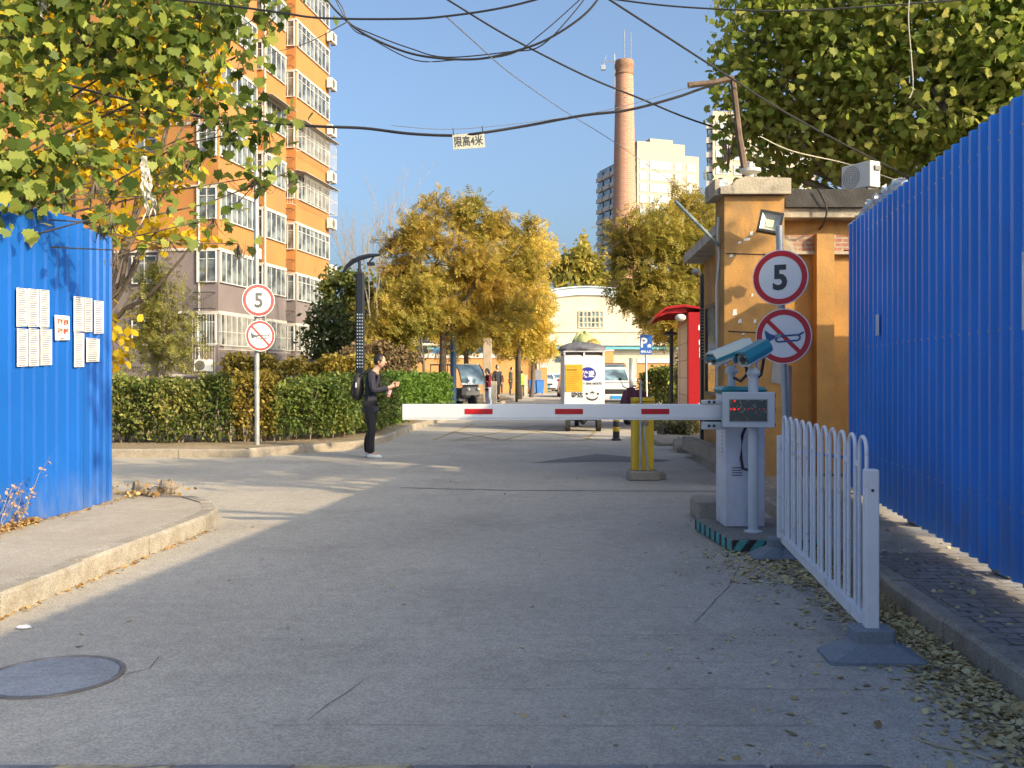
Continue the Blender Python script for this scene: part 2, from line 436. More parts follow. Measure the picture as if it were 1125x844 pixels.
# ================================================================== THE SETTING: ground, roads, pavements
asphalt = groundmat('asphalt', (.39, .357, .31), fine=.22, big=.16, stain=(.285, .262, .232), stain_s=.45, bump=.6)
asphalt_dark = groundmat('asphalt_patch', (.17, .165, .16), fine=.3, big=.1, bump=.5)
soil = groundmat('soil', (.24, .18, .12), fine=.3, big=.3, stain=(.13, .10, .06), stain_s=1.2, bump=.8)
concrete = groundmat('pavement_concrete', (.36, .32, .27), fine=.16, big=.14, stain=(.28, .24, .19), stain_s=.8, bump=.3)
kerbstone = groundmat('kerb_stone', (.30, .26, .21), fine=.2, big=.2, stain=(.17, .14, .11), stain_s=2.2, bump=.5)
KD = math.atan2(.072, 1)
pavers = brickmat('grey_pavers', (.21, .195, .18), (.26, .24, .215), (.07, .065, .06), .22, .11, .006, 'XY', rot=KD+R(90)*0, bump=.6, dirt=(.15, .12, .09))

def sheet(name, poly, z, m):
    me = MB(); me.add([(x, y, z) for x, y in poly], [tuple(range(len(poly)))])
    return me.build(name, m, kind='structure')
sheet('ground', [(-900, -60), (900, -60), (900, 1500), (-900, 1500)], -.03, soil)
sheet('road', [(-2.62-.4, -6), (2.0, -6), (2.24, 4.22), (2.39, 6.15), (2.85, 12.7), (3.37, 19), (3.95, 27), (4.9, 44), (5.6, 60), (9, 73.6), (4.2, 73.6), (4.2, 120), (1.8, 120), (1.6, 73.6), (-1, 62), (.1, 52), (-.7, 42.7), (-2.06, 30.1), (-2.54, 24.8), (-2.68, 20.2), (-3.0, 18.6), (-4.56, 16.75), (-7.0, 16.7), (-16, 16.9), (-30, 17), (-30, 11.5), (-4.0, 10.7), (-3.05, 9.75), (-2.82, 9.1), (-2.9, 7.72), (-3.04, 5.73), (-3.3, 2)], 0, asphalt)

def kerb_run(name, path, h, w, side, m, zlift=0., seg=.98):
    """kerb stones laid end to end along a path, each a little out of line; side=+1 thickness to the left of travel"""
    b = MB(); path = [Vector((x, y, 0)) for x, y in path]
    for a, c in zip(path[:-1], path[1:]):
        L = (c-a).length; n = max(1, round(L/seg)); d = (c-a)/n; u = d.normalized(); nr = Vector((-u.y, u.x, 0))*side
        for i in range(n):
            p = a + d*i + u*.004; q = a + d*(i+1) - u*.004; dz = random.uniform(-.008, .008); off = nr*random.uniform(-.006, .006)
            e = .022
            prof = [(0, -.05), (0, h-e+dz), (e, h+dz), (w, h+dz), (w, -.05)]
            vs = [tuple(p+off+nr*s+Vector((0, 0, z+zlift))) for s, z in prof]+[tuple(q+off+nr*s+Vector((0, 0, z+zlift))) for s, z in prof]
            b.add(vs, [(0,1,2,3,4), (9,8,7,6,5)]+[(k, k+5, (k+1) % 5+5, (k+1) % 5) for k in range(5)])
    return b.build(name, m, kind='structure')
RK = [(1.75, -2), (2.0, 1), (2.24, 4.22), (2.39, 6.15), (2.62, 9.4), (2.85, 12.45)]
RK2 = [(2.85, 12.45), (3.02, 15.0), (3.37, 19), (3.95, 27), (4.9, 44), (5.6, 60)]
kerb_run('kerb_right', RK, .14, .12, -1, kerbstone)
kerb_run('kerb_street_right', RK2, .15, .14, -1, kerbstone)
LK = [(-3.55, -2), (-3.3, 2), (-3.04, 5.73), (-2.9, 7.72), (-2.82, 8.9), (-2.87, 9.4), (-3.05, 9.85), (-3.4, 10.3), (-4.0, 10.7), (-7, 11.1), (-16, 11.5)]
kerb_run('kerb_left', LK, .15, .14, 1, groundmat('worn_kerb', (.32, .29, .245), fine=.2, big=.3, stain=(.24, .19, .13), stain_s=3, bump=.8))
HK = [(-30, 17), (-16, 16.9), (-7.0, 16.7), (-4.56, 16.75), (-3.0, 18.6), (-2.68, 20.2), (-2.54, 24.8), (-2.06, 30.1), (-.7, 42.7), (.1, 52), (-1, 62)]
kerb_run('kerb_planting_bed', HK, .15, .13, 1, kerbstone)
def offset(path, d):
    out = []
    for i, (x, y) in enumerate(path):
        a = Vector(path[max(i-1, 0)]); b = Vector(path[min(i+1, len(path)-1)]); u = (b-a).normalized()
        out.append((x-u.y*d, y+u.x*d))
    return out
lk = offset(LK, .13)
sheet('pavement_left', lk+[(-16, -2)], .146, concrete)
rk = offset(RK, -.11)
n_at = [p for p in rk]
sheet('pavement_right', [rk[0], rk[1], rk[2], rk[3], (2.53, 7.1), (14, 7.1), (14, -2)], .136, pavers)
sheet('pavement_right_concrete', [(2.53, 7.1), rk[4], rk[5], (14, 12.6), (14, 7.1)], .134, groundmat('old_paving', (.29, .26, .22), fine=.22, big=.2, stain=(.2, .17, .14), stain_s=1.5, bump=.5))
rk2 = offset(RK2, -.13)
sheet('pavement_street_right', rk2+[(40, 60), (40, 12.6), (2.98, 12.6)], .142, groundmat('dusty_path', (.26, .22, .17), fine=.22, big=.2, stain=(.17, .14, .1), stain_s=1.1, bump=.5))
hk = offset(HK, .12)
sheet('planting_bed', hk+[(-30, 62)], .14, groundmat('bed_soil', (.27, .21, .14), fine=.3, big=.25, stain=(.15, .12, .07), stain_s=1.6, bump=.9))
sheet('forecourt', [(-9, 60), (22, 60), (22, 130), (-9, 130)], -.012, groundmat('forecourt_concrete', (.3, .27, .23), fine=.15, bump=.3))

# joints, cracks, an older repair and worn yellow hatching on the road
crk = pm('tar_joint', (.09, .085, .08), .9, var=.3)
b = MB()
def strip(pts, w, z=.003, jit=.0):
    pts = [Vector((x, y, 0)) for x, y in pts]; L = []
    fine_ = []
    for a, c in zip(pts[:-1], pts[1:]):
        n = max(1, int((c-a).length/.12)); fine_ += [a.lerp(c, i/n) for i in range(n)]
    fine_.append(pts[-1])
    for i, p in enumerate(fine_):
        u = (fine_[min(i+1, len(fine_)-1)]-fine_[max(i-1, 0)]).normalized(); nr = Vector((-u.y, u.x, 0))
        q = p+nr*random.uniform(-jit, jit); ww = w*random.uniform(.5, 1.2)
        L += [tuple(q-nr*ww/2+Vector((0, 0, z))), tuple(q+nr*ww/2+Vector((0, 0, z)))]
    b.add(L, [(2*i, 2*i+2, 2*i+3, 2*i+1) for i in range(len(fine_)-1)])
def gp(*pp): return [tuple(G(x, y)[:2]) for x, y in pp]
strip(gp((440, 536), (560, 539), (790, 540)), .05, jit=.012)
strip(gp((340, 790), (362, 774), (400, 748)), .0035, jit=.01)
strip(gp((762, 685), (800, 645), (812, 622)), .006, jit=.006)
for y_, x0, x1 in ((698, 590, 1000), (727, 560, 930), (757, 480, 960), (797, 300, 900), (668, 640, 900)):
    strip(gp((x0, y_), (x1, y_+1)), .0028, jit=.004)
strip(gp((85, 755), (165, 735), (175, 722)), .007, jit=.01)
b.build('road_crack', crk, kind='structure')
sheet('road_patch', [tuple(G(*q)[:2]) for q in ((583, 509), (655, 499), (738, 506), (725, 508), (660, 507.5))], .004, asphalt_dark)
b = MB()
hz = [(487, 484), (493, 479), (530, 470), (575, 472), (620, 476)]
for a_, c_ in (((492, 484), (640, 484)), ((500, 475), (552, 484)), ((560, 470), (660, 484)), ((610, 469), (552, 484)), ((500, 484), (590, 468)), ((520, 469), (650, 469)), ((643, 484), (655, 473)), ((476, 484), (520, 466))):
    a_ = G(*a_); c_ = G(*c_); strip([a_[:2], c_[:2]], .09, z=.005, jit=.01)
b.build('road_marking', groundmat('worn_yellow_paint', (.32, .25, .14), fine=.4, big=.4, stain=(.17, .165, .155), stain_s=6), kind='structure')

# worn rubber speed bump at the very front
t = thing('speed_bump', 'black and worn yellow rubber speed bump across the front edge of the road', 'speed bump', (-1, 3.3, 0))
rub = pm('black_rubber', (.2, .2, .21), .8, var=.3, scale=8, bump=.5, bscale=120)
yel = pm('worn_yellow_rubber', (.5, .4, .22), .8, var=.2, scale=6, col2=(.18, .17, .16), thr=(.45, .6), s2=9, bump=.3, bscale=90)
for i in range(9):
    x0 = -2.55+i*.43; b = MB(); prof = [(3.21, .002), (3.24, .025), (3.31, .045), (3.44, .045), (3.52, .025), (3.56, .002)]
    sk = .05
    vs = [(x0+.012+sk*k/5, y, z) for k, (y, z) in enumerate(prof)]+[(x0+.42+sk*k/5, y, z) for k, (y, z) in enumerate(prof)]
    b.add(vs, [tuple(range(6)), tuple(range(11, 5, -1))]+[(k, k+6, (k+1) % 6+6, (k+1) % 6) for k in range(6)])
    b.build('segment', yel if i % 2 == 0 and i < 6 else rub, t)

# manhole cover
c = Vector((-2.2, 4.62, 0)); t = thing('manhole_cover', 'round grey iron manhole cover set in the road at lower left', 'manhole cover', c)
b = MB(); b.lathe([(.328, .001), (.328, .009), (.307, .011), (.3, .004)], c, 48); b.build('rim', pm('rusty_iron', (.2, .18, .17), .6, .4, var=.25, scale=9, bump=.3), t, smooth=True)
b = MB(); b.lathe([(.297, .001), (.297, .007), (0, .008)], c, 48)
for q in range(-4, 5):
    w = math.sqrt(max(0, .25**2-(q*.055)**2)); b.box((c.x-w, c.y+q*.055-.004, .0065), (c.x+w, c.y+q*.055+.004, .009))
b.build('lid', groundmat('cast_cover', (.27, .28, .3), fine=.2, big=.15, bump=.4, rough=.6), t)

# ================================================================== BLUE SITE FENCES
blue = pm('blue_sheet_metal', (.001, .09, .36), .38, 0., var=.1, scale=1.2, spec=.3, col2=(.01, .11, .39), thr=(.56, .85), s2=1.6, bump=.04, bscale=6)
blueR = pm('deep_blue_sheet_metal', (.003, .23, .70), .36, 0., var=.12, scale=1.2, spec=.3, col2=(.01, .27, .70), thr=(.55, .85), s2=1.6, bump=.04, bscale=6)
dusty(blue, .0, .4, (.2, .24, .32), .5); dusty(blueR, .2, .7, (.2, .2, .22), .6)
def corrugated(b, a, c, z0, z1, nrm, pitch=.166, rib=.03, depth=.025, foot=.02):
    """profiled steel sheet between two ground points, ribs standing out towards nrm, with a back face"""
    a = Vector((*a, 0)); c = Vector((*c, 0)); u = (c-a).normalized(); L = (c-a).length; nrm = Vector((*nrm, 0)).normalized()
    prof = []; s = 0
    while s < L:
        for ds, o in ((0, 0), (pitch-rib-2*foot, 0), (pitch-rib-foot, depth), (pitch-foot, depth)):
            if s+ds <= L: prof.append((s+ds, o))
        s += pitch
    prof.append((L, 0)); n = len(prof); vs = []
    for t_ in (0, -.004):
        for z in (z0, z1):
            for s_, o in prof:
                p = a+u*s_+nrm*(o+t_); vs.append((p.x, p.y, z))
    fs = []
    for i in range(n-1):
        fs.append((i, i+1, n+i+1, n+i)); fs.append((2*n+i+1, 2*n+i, 3*n+i, 3*n+i+1)); fs.append((n+i, n+i+1, 3*n+i+1, 3*n+i)); fs.append((i+1, i, 2*n+i, 2*n+i+1))
    b.add(vs, fs)
galv = pm('galvanised', (.45, .46, .47), .45, .7, var=.15, scale=8)
# right: deep ribs; from beside the camera to the guard house
A = Vector((2.15, -.4)); B = Vector((3.83, 10.9)); U = (B-A).normalized()
t = thing('blue_site_fence', 'tall blue corrugated steel fence standing on the right pavement', 'fence', (3.07, 5.78, .14))
b = MB(); corrugated(b, A, B, .185, 3.13, (-1, .148), pitch=.2, rib=.05, depth=.034, foot=.024); b.build('sheet', blueR, t)
b = MB()
for z in (.6, 1.7, 2.9):
    p = A+Vector((U.y, -U.x))*.012; q = B+Vector((U.y, -U.x))*.012; r_ = Vector((U.y, -U.x))*.05
    b.slab([(p.x, p.y, z), (q.x, q.y, z), (q.x, q.y, z+.06), (p.x, p.y, z+.06)], (r_.x, r_.y, 0))
b.build('rail', galv, t)
b = MB()
for k in range(52):
    p = A+U*(.175+k*.2+.0)+Vector((-U.y, U.x))*.034
    for z in (.63, 1.73, 2.93): b.add([(p.x-.002, p.y+.009*math.cos(a*1.047), z+.009*math.sin(a*1.047)) for a in range(6)], [tuple(range(6))])
sc_ = b.build('screw', galv, t); sc_['kind'] = 'stuff'
for k in range(6):
    p = A+U*(.3+k*2.15)+Vector((U.y, -U.x))*.11
    b = MB(); b.box((p.x-.03, p.y-.03, .14), (p.x+.03, p.y+.03, 3.08)); pp = b.build('post', galv, t)
    b = MB(); b.box((p.x-.09, p.y-.12, .137), (p.x+.09, p.y+.12, .2), bev=.015); b.build('footing', kerbstone, pp)
# sticker and notice on it
nrm = Vector((-U.y, U.x))
def on_right(px, Y=None):
    # point of the fence plane seen at column px
    k = (px-CX)/F; Y = (A.x-A.y*U.x/U.y)/(k-U.x/U.y); return Vector((k*Y, Y))
p = on_right(967); q = on_right(970.5); o_ = Vector((-.04, .006, 0))
def plate(p, q, z0, z1, off, m, name, label, cat, group=None, wr=None):
    b = MB(); p3 = Vector((p[0], p[1], 0))+off; q3 = Vector((q[0], q[1], 0))+off
    b.slab([(p3.x, p3.y, z0), (q3.x, q3.y, z0), (q3.x, q3.y, z1), (p3.x, p3.y, z1)], off.normalized()*.002)
    o = b.build(name, m); return tag(o, label, cat, group)
def zat(py, Y): return CH-(py-HY)*Y/F
plate(p, q, zat(369, p.y), zat(346, p.y), o_, pm('pale_blue_sticker', (.45, .62, .75), .5), 'sticker', 'small pale blue sticker on the right blue fence', 'sticker')
p = on_right(1131); q = on_right(1150)
plate(p, q, zat(363, p.y), zat(277, p.y), o_, pm('white_board', (.6, .63, .68), .5, var=.15, scale=9), 'notice_board', 'white notice board at the right edge on the blue fence', 'notice board')

# left: flat sheets with narrow ribs, sunlit; a slightly turned last panel
t = thing('blue_corrugated_hoarding', 'sunlit blue corrugated steel hoarding on the left pavement with papers on it', 'fence', (-4.3, 8.1, .146))
b = MB(); corrugated(b, (-5.432+.14*1, 1), (-4.13, 9.3), .15, 2.93, (1, -.14), pitch=.166, rib=.012, depth=.022, foot=.012)
b.build('sheet', blue, t)
b = MB(); corrugated(b, (-4.128, 9.303), (-4.145, 9.95), .15, 2.86, (1, .02), pitch=.166, rib=.012, depth=.022, foot=.012); b.build('end_sheet', blue, t)
for k in range(4):
    y = 9.2-k*2.6; x = -5.432+.14*y-.07; b = MB(); b.box((x-.03, y-.03, .146), (x+.03, y+.03, 2.88)); b.build('post', galv, t)
b = MB()
for z in (.6, 2.7): b.slab([(-5.292-.03, 1, z), (-4.13-.03, 9.3, z), (-4.13-.03, 9.3, z+.05), (-5.292-.03, 1, z+.05)], (-.04, 0, 0))
b.build('rail', galv, t)
def on_left(px, py):
    if px <= 92: Y = -5.432/((px-CX)/F-.14)
    else: Y = -4.135/((px-CX)/F)
    return Vector(((px-CX)/F*Y, Y, CH-(py-HY)*Y/F))
paper = pm('printed_paper', (.6, .59, .57), .8, var=.04, scale=30)
ink = pm('faint_ink', (.2, .2, .22), .8)
sheets = [(15, 27, 316, 359, 'upper left'), (28, 39.5, 317, 359.5, 'upper middle'), (40.5, 51, 318, 360, 'upper right'), (15.5, 27.5, 360.5, 403, 'lower left'), (28.5, 40, 360.5, 402.5, 'lower middle'), (41.5, 54, 360.5, 401.5, 'lower right')]
sheets2 = [(78, 89, 325.5, 364.5, 'upper left'), (90, 98.5, 327, 365, 'upper middle'), (100.5, 111, 330, 367, 'bluish upper right'), (78.5, 89.5, 365, 403.5, 'lower left'), (92, 106.5, 371, 398, 'small square lower right')]
for grp, lst in (('left bunch of papers', sheets), ('right bunch of papers', sheets2)):
    for x0, x1, y0, y1, w in lst:
        off = Vector((.026, -.003, 0)); b = MB()
        c = [on_left(x0, y1), on_left(x1, y1-(x1-x0)*.05), on_left(x1, y0+(x1-x0)*.12), on_left(x0, y0)]
        b.slab([p_+off for p_ in c], (.0015, 0, 0))
        o = b.build('paper_notice', paper if 'bluish' not in w else pm('bluish_paper', (.5, .54, .68), .8))
        tag(o, f'printed sheet on the blue hoarding, {w} of the {grp}', 'paper notice', 'papers taped to the hoarding')
        b = MB(); nl = int((y1-y0)/2.4)
        for i in range(nl):
            f = (i+.7)/nl; a_ = (c[3].lerp(c[0], f)).lerp(c[2].lerp(c[1], f), .12)+off*1.12; d_ = (c[3].lerp(c[0], f)).lerp(c[2].lerp(c[1], f), random.uniform(.7, .9))+off*1.12
            b.quad(a_, d_, d_+Vector((0, 0, .011)), a_+Vector((0, 0, .011)))
        b.build('print', ink, o)
c = [on_left(57.5, 374), on_left(73.5, 373.6), on_left(73, 347.5), on_left(57, 346)]
off = Vector((.027, -.003, 0)); b = MB(); b.slab([p_+off for p_ in c], (.0015, 0, 0)); o = b.build('red_lettered_poster', pm('poster_paper', (.75, .7, .64), .7, var=.03))
tag(o, 'small cream poster with red characters on the blue hoarding between the bunches of papers', 'poster')
b = MB(); ce = (c[0]+c[1]+c[2]+c[3])/4; w_ = (c[1]-c[0]).length
ang = math.atan2((c[1]-c[0]).y, (c[1]-c[0]).x)
for txt, dz, sz in (('不怕 巨温', .055, .055), ('只怕 桥塌', -.03, .055), ('办公室', -.1, .018)):
    M = Matrix.Translation(ce+off*1.25+Vector((.002, -.001, dz))) @ Matrix.Rotation(ang, 4, 'Z') @ Matrix.Rotation(R(90), 4, 'X')
    put_text(b, txt, sz, M, .002, width=w_*.78 if sz > .03 else w_*.3)
b.build('lettering', pm('red_ink', (.55, .03, .02), .7), o)

# ================================================================== GUARD HOUSE (ochre plaster)
ochre = pm('ochre_plaster', (.44, .225, .068), .88, var=.2, scale=1.8, col2=(.27, .15, .06), thr=(.46, .72), s2=1.6, bump=.25, bscale=25)
dusty(ochre, -.05, .6, (.2, .15, .1), .8, 4); dusty(ochre, 3.7, 1.6, (.17, .12, .07), .75, 6)
cement = pm('weathered_cement', (.38, .33, .26), .9, var=.2, scale=3, col2=(.16, .14, .12), thr=(.5, .72), s2=2.5, bump=.4, bscale=30)
black_felt = pm('roofing_felt', (.03, .027, .025), .9, var=.4, scale=6, bump=.5, bscale=40)
t = thing('guard_house', 'ochre plastered guard house with weathered concrete roof edge behind the right signpost', 'building', (3.1, 12.4, .14))
b = MB(); b.box((2.73, 12.4, .13), (3.5, 12.95, 3.74)); b.build('pillar', ochre, t)
b = MB(); b.prism([(3.2, 12.9), (9.5, 12.9), (9.5, 17.0), (3.38, 17.0)], .13, 3.55); w = b.build('wall', ochre, t)
for x_ in (4.02, 6.4): b = MB(); b.box((x_, 12.72, .13), (x_+.23, 12.897, 3.3)); b.build('pier', ochre, t)
b = MB()
vs = [(2.66, 3.75), (3.56, 3.75), (3.56, 3.95), (2.98, 3.97), (2.86, 3.93), (2.8, 3.86), (2.66, 3.84)]
b.slab([(x, 12.30, z) for x, z in vs][::-1], (0, .7, 0)); b.box((2.6, 12.36, 3.742), (2.659, 13.0, 3.95)); b.build('pillar_cap', cement, t)
b = MB(); b.box((3.503, 12.62, 3.5), (9.55, 12.9, 3.62)); b.box((3.1, 12.96, 3.552), (9.55, 17.2, 3.62)); b.build('roof_slab', cement, t)
b = MB(); b.slab([(3.563, 12.55, 3.622), (9.6, 12.55, 3.622), (9.6, 12.68, 3.88), (3.563, 12.68, 3.88)], (0, .1, 0)); b.build('parapet', black_felt, t)
b = MB(); b.box((3.503, 12.84, 3.08), (4.42, 12.897, 3.30)); b.box((4.42, 12.84, 3.1), (6.3, 12.896, 3.28)); b.build('exposed_brick', brickmat('old_brick', (.36, .14, .09), (.28, .11, .08), (.35, .29, .22), .2, .06, .012, 'XZ', bump=1., dirt=(.34, .29, .24)), t)
b = MB(); b.box((3.503, 12.8, 3.04), (9.4, 12.896, 3.078)); b.slab([(3.51, 12.835, 3.08), (3.78, 12.835, 3.08), (3.70, 12.835, 3.26), (3.51, 12.835, 3.36)], (0, .01, 0)); b.build('string_course', cement, t)
b = MB(); b.slab([(2.82, 12.98, 3.40), (3.25, 12.98, 3.40), (3.42, 17.05, 3.40), (3.04, 17.05, 3.40)], (0, 0, .15)); b.build('canopy', pm('canopy_concrete', (.42, .38, .32), .9, var=.2, scale=4, col2=(.25, .22, .18), s2=5, bump=.2), t)
# side openings facing the street
wf = pm('dark_frame', (.07, .055, .05), .5)
for k, (ya, yb, z0, z1, nm) in enumerate(((13.2, 14.1, .3, 2.35, 'door'), (14.6, 16.3, 1.1, 2.6, 'window'))):
    b = MB(); X = 3.2+.044*((ya+yb)/2-12.9)-.02
    b.box((X-.04, ya, z0), (X, ya+.06, z1)); b.box((X-.04, yb-.06, z0), (X, yb, z1)); b.box((X-.04, ya+.06, z1-.06), (X, yb-.06, z1)); b.box((X-.04, ya+.06, z0), (X, yb-.06, z0+.06)); b.box((X-.035, (ya+yb)/2-.02, z0+.06), (X, (ya+yb)/2+.02, z1-.06))
    o = b.build(nm, wf, t); b = MB(); b.box((X-.015, ya+.06, z0+.06), (X-.001, yb-.06, z1-.06)); b.build('pane', glassmat('dark_glass'), o)
b = MB(); b.box((3.0, 12.96, .13), (3.19, 17.0, .35)); b.build('plinth', kerbstone, t)
# conduit joints and scraps on the pillar face
b = MB(); 
for pts in ([(2.75, 3.0), (3.4, 2.98)], [(2.78, 2.0), (3.2, 1.98), (3.46, 2.0)], [(3.24, 3.0), (3.3, 2.75), (3.27, 2.6)]):
    b.tube([(x, 12.396, z) for x, z in pts], .006, 5)
b.build('cable_line', pm('black_cable', (.02, .02, .02), .5), t)
b = MB()
for x, z, w_, h_ in ((3.07, 2.44, .03, .05), (2.97, 3.16, .09, .04), (2.9, 3.12, .05, .04), (3.05, 3.22, .05, .07), (2.79, 2.95, .05, .04), (2.83, 2.2, .06, .09), (2.9, 2.1, .05, .06), (3.1, 2.1, .04, .06), (2.95, 1.95, .04, .03)):
    b.slab([(x, 12.397, z), (x+w_, 12.397, z+.01), (x+w_*.9, 12.397, z+h_), (x+.01, 12.397, z+h_*.8)], (0, -.002, 0))
b.build('paper_scrap', pm('torn_paper', (.6, .6, .6), .8), t)
b = MB(); b.tube([(2.70, 12.6, 3.5), (2.69, 12.62, 3.3), (2.72, 12.66, 3.0), (2.69, 12.68, 2.6), (2.70, 12.66, .3)], .018, 8); b.build('drainpipe', pm('white_plastic_pipe', (.6, .58, .54), .5), t, smooth=True)
b = MB(); b.box((3.15, 12.385, .3), (3.22, 12.398, 1.0)); b.slab([(3.32, 12.392, 1.35), (3.5, 12.392, 1.3), (3.46, 12.392, 1.8), (3.36, 12.392, 1.65)], (0, .006, 0)); b.build('bare_patch', pm('grey_patch', (.33, .32, .31), .9), t)
# pole bracket that juts from the corner
b = MB(); b.tube([P(742, 221, 12.2), P(790, 270, 12.6)], .022, 8); o = b.build('slanted_pole', pm('painted_grey_pipe', (.2, .26, .27), .5), None, smooth=True); tag(o, 'slanted grey pipe jutting from the corner of the guard house below its cap', 'pipe')

# floodlight
c = P(846, 245, 12.05); t = thing('floodlight', 'square black-framed floodlight tilted on the ochre pillar', 'floodlight', c)
M = Matrix.Translation(c) @ Matrix.Rotation(R(-12), 4, 'Z') @ Matrix.Rotation(R(12), 4, 'Y') @ Matrix.Rotation(R(-18), 4, 'X')
b = MB(); 
for s in (-1, 1): b.box((s*.13-.015, -.04, -.145), (s*.13+.015, .03, .145), M); b.box((-.115, -.04, s*.13-.015), (.115, .03, s*.13+.015), M)
b.box((-.12, .03, -.12), (.12, .06, .12), M); b.build('housing', pm('black_metal', (.025, .025, .027), .5, .3), t)
b = MB(); o4 = [(-.115, -.03, -.115), (.115, -.03, -.115), (.115, -.03, .115), (-.115, -.03, .115)]; i4 = [(-.05, .025, -.05), (.05, .025, -.05), (.05, .025, .05), (-.05, .025, .05)]
b.add(o4+i4, [(0, 1, 5, 4), (1, 2, 6, 5), (2, 3, 7, 6), (3, 0, 4, 7)], M); b.build('reflector', pm('satin_reflector', (.55, .57, .55), .3, .6), t)
b = MB(); b.box((-.05, .012, -.05), (.05, .024, .05), M); b.build('lens', pm('lens_yellow', (.6, .62, .42), .2), t)
b = MB(); b.tube([M @ Vector((0, .06, 0)), Vector((c.x, 12.398, c.z-.02))], .015, 6); b.build('bracket', MATS['black_metal'], t)

# air conditioner on the roof
acw = pm('ac_white', (.62, .6, .56), .5, var=.06, scale=4); acd = pm('ac_grille', (.12, .12, .12), .6)
def ac_unit(base, rz, label, group=None, s=1.):
    t = thing('air_conditioner', label, 'air conditioner', base, rz, group); m = wmat(t)
    b = MB(); b.box((-.4*s, -.15*s, .05*s), (.4*s, .15*s, .6*s), m, bev=.015*s); b.build('casing', acw, t)
    b = MB(); c = Vector((-.12*s, -.153*s, .325*s))
    for k in range(5): 
        r = (.05+.045*k)*s; b.tube([m @ (c+Vector((r*math.cos(a), 0, r*math.sin(a)))) for a in [i*math.pi/8 for i in range(17)]], .006*s, 4)
    b.add([m @ (c+Vector((.24*s*math.cos(i*math.pi/10), .002, .24*s*math.sin(i*math.pi/10)))) for i in range(20)], [tuple(range(19, -1, -1))]); b.build('fan_grille', acd, t)
    for q_ in (-.3, .3): b = MB(); b.box((q_*s-.03*s, -.14*s, 0), (q_*s+.03*s, .14*s, .049*s), m); b.build('foot', acd, t)
    return t, m
t, m_ = ac_unit((4.66, 12.9, 3.88), R(-62), 'white air conditioner unit on the dark roof edge of the guard house', s=.62)
b = MB(); b.box((.25, -.03, .25), (.275, .07, .31), m_); b.build('service_cover', acd, t)
t.scale = (1, 1, 1)
# white round vent cowl on the pillar
c = Vector((3.11, 12.6, 3.965)); b = MB(); b.lathe([(.05, 0), (.05, .08), (.14, .12), (.14, .16), (.04, .17), (.035, .25)], c, 14)
tag(b.build('vent_cowl', pm('off_white_plastic', (.55, .54, .5), .5), smooth=True), 'off-white round vent cowl on top of the ochre pillar', 'vent')
# crumpled foil at the fence end
b = MB(); p0 = P(944, 247, 11.6); 
for i in range(26):
    f = i/25; p = P(942+f*50, 245-f*46+random.uniform(-4, 4), 11.5-f*1.5); b.ell(p, (.05+random.random()*.05, .05, .04+random.random()*.05), 6, 4, jit=.35)
tag(b.build('crumpled_foil', pm('silver_foil', (.5, .5, .5), .3, .7, var=.3, scale=10)), 'crumpled silver foil wrapped over a pipe behind the end of the right blue fence', 'foil')
# stick lying on roof / rusty post with arm
rust = pm('rusty_brown', (.13, .085, .06), .85, var=.3, scale=8, bump=.3)
b = MB(); b.tube([P(821, 203, 13.2), P(812, 150, 13.2), P(805, 88, 13.2)], [.055, .045, .04], 7); b.tube([P(806, 86, 13.2), P(782, 91, 13.2), P(756, 94, 13.2)], [.04, .035, .045], 7)
tag(b.build('rusty_post', rust), 'rusty brown post with a sideways arm rising from the guard house roof', 'post')

# unseen shed added behind the blue fence; its shadow closes the lit road gap
t = thing('added_shade_shed', 'unseen brick shed added behind the right blue fence to shade the road', 'shed', (6.5, 10.4, .14))
b = MB(); b.box((5.0, 9.9, .13), (9, 11.0, 3.3)); b.build('wall', brickmat('shade_shed_brick', (.34, .14, .09), (.27, .11, .08), (.3, .26, .2), .24, .065, .012, 'XZ'), t)
b = MB(); b.box((4.9, 9.8, 3.303), (9.1, 11.1, 3.4)); b.build('roof', cement, t)

# ================================================================== APARTMENT BUILDING (left)
orange = pm('orange_render', (.37, .158, .05), .85, var=.1, scale=.5, col2=(.30, .135, .055), thr=(.5, .75), s2=.3)
grey_r = pm('mauve_grey_render', (.165, .135, .135), .88, var=.12, scale=.6, col2=(.14, .12, .12), s2=.4)
ledge = pm('pale_ledge', (.46, .42, .37), .8, var=.1, scale=2)
wframe = pm('white_window_frame', (.47, .47, .46), .5, var=.05)
wglass = glassmat('window_glass', (.045, .05, .05), .12)
bars = pm('black_bars', (.04, .04, .04), .6)
wbars = pm('pale_bars', (.5, .48, .45), .6)
APT = thing('apartment_block', 'tall orange apartment block with grey lower storeys and white window bands at left', 'building', (-15, 50, 0))
d = Vector((.156, .988, 0)).normalized(); e = Vector((-d.y, d.x, 0))
SH = 2.95; Z0 = 1.4; NF = 11
def foot(C, wl, dl): C = Vector(C); return [C, C+d*dl, C+d*dl+e*wl, C+e*wl]
C1, C2, C3 = Vector((-13.7, 45, 0)), Vector((-13.1, 51, 0)), Vector((-12.55, 56, 0))
blocks = [('main', (C1+e*1.15+d*.5), 13, 16.5), ('b1', C1, 3.0, 4.3), ('b2', C2, 3.2, 2.9), ('b3', C3, 3.6, 5.6)]
lo = MB(); up = MB(); lg = MB()
for nm, C, wl, dl in blocks:
    f = foot(C, wl, dl); lo.prism([(p.x, p.y) for p in f], -.03, Z0+2*SH-.02); up.prism([(p.x, p.y) for p in f], Z0+2*SH-.02, Z0+NF*SH)
g = foot(C1+e*1.15+d*.45, 12.9, .02)
lo.build('grey_wall', grey_r, APT); up.build('orange_wall', orange, APT)
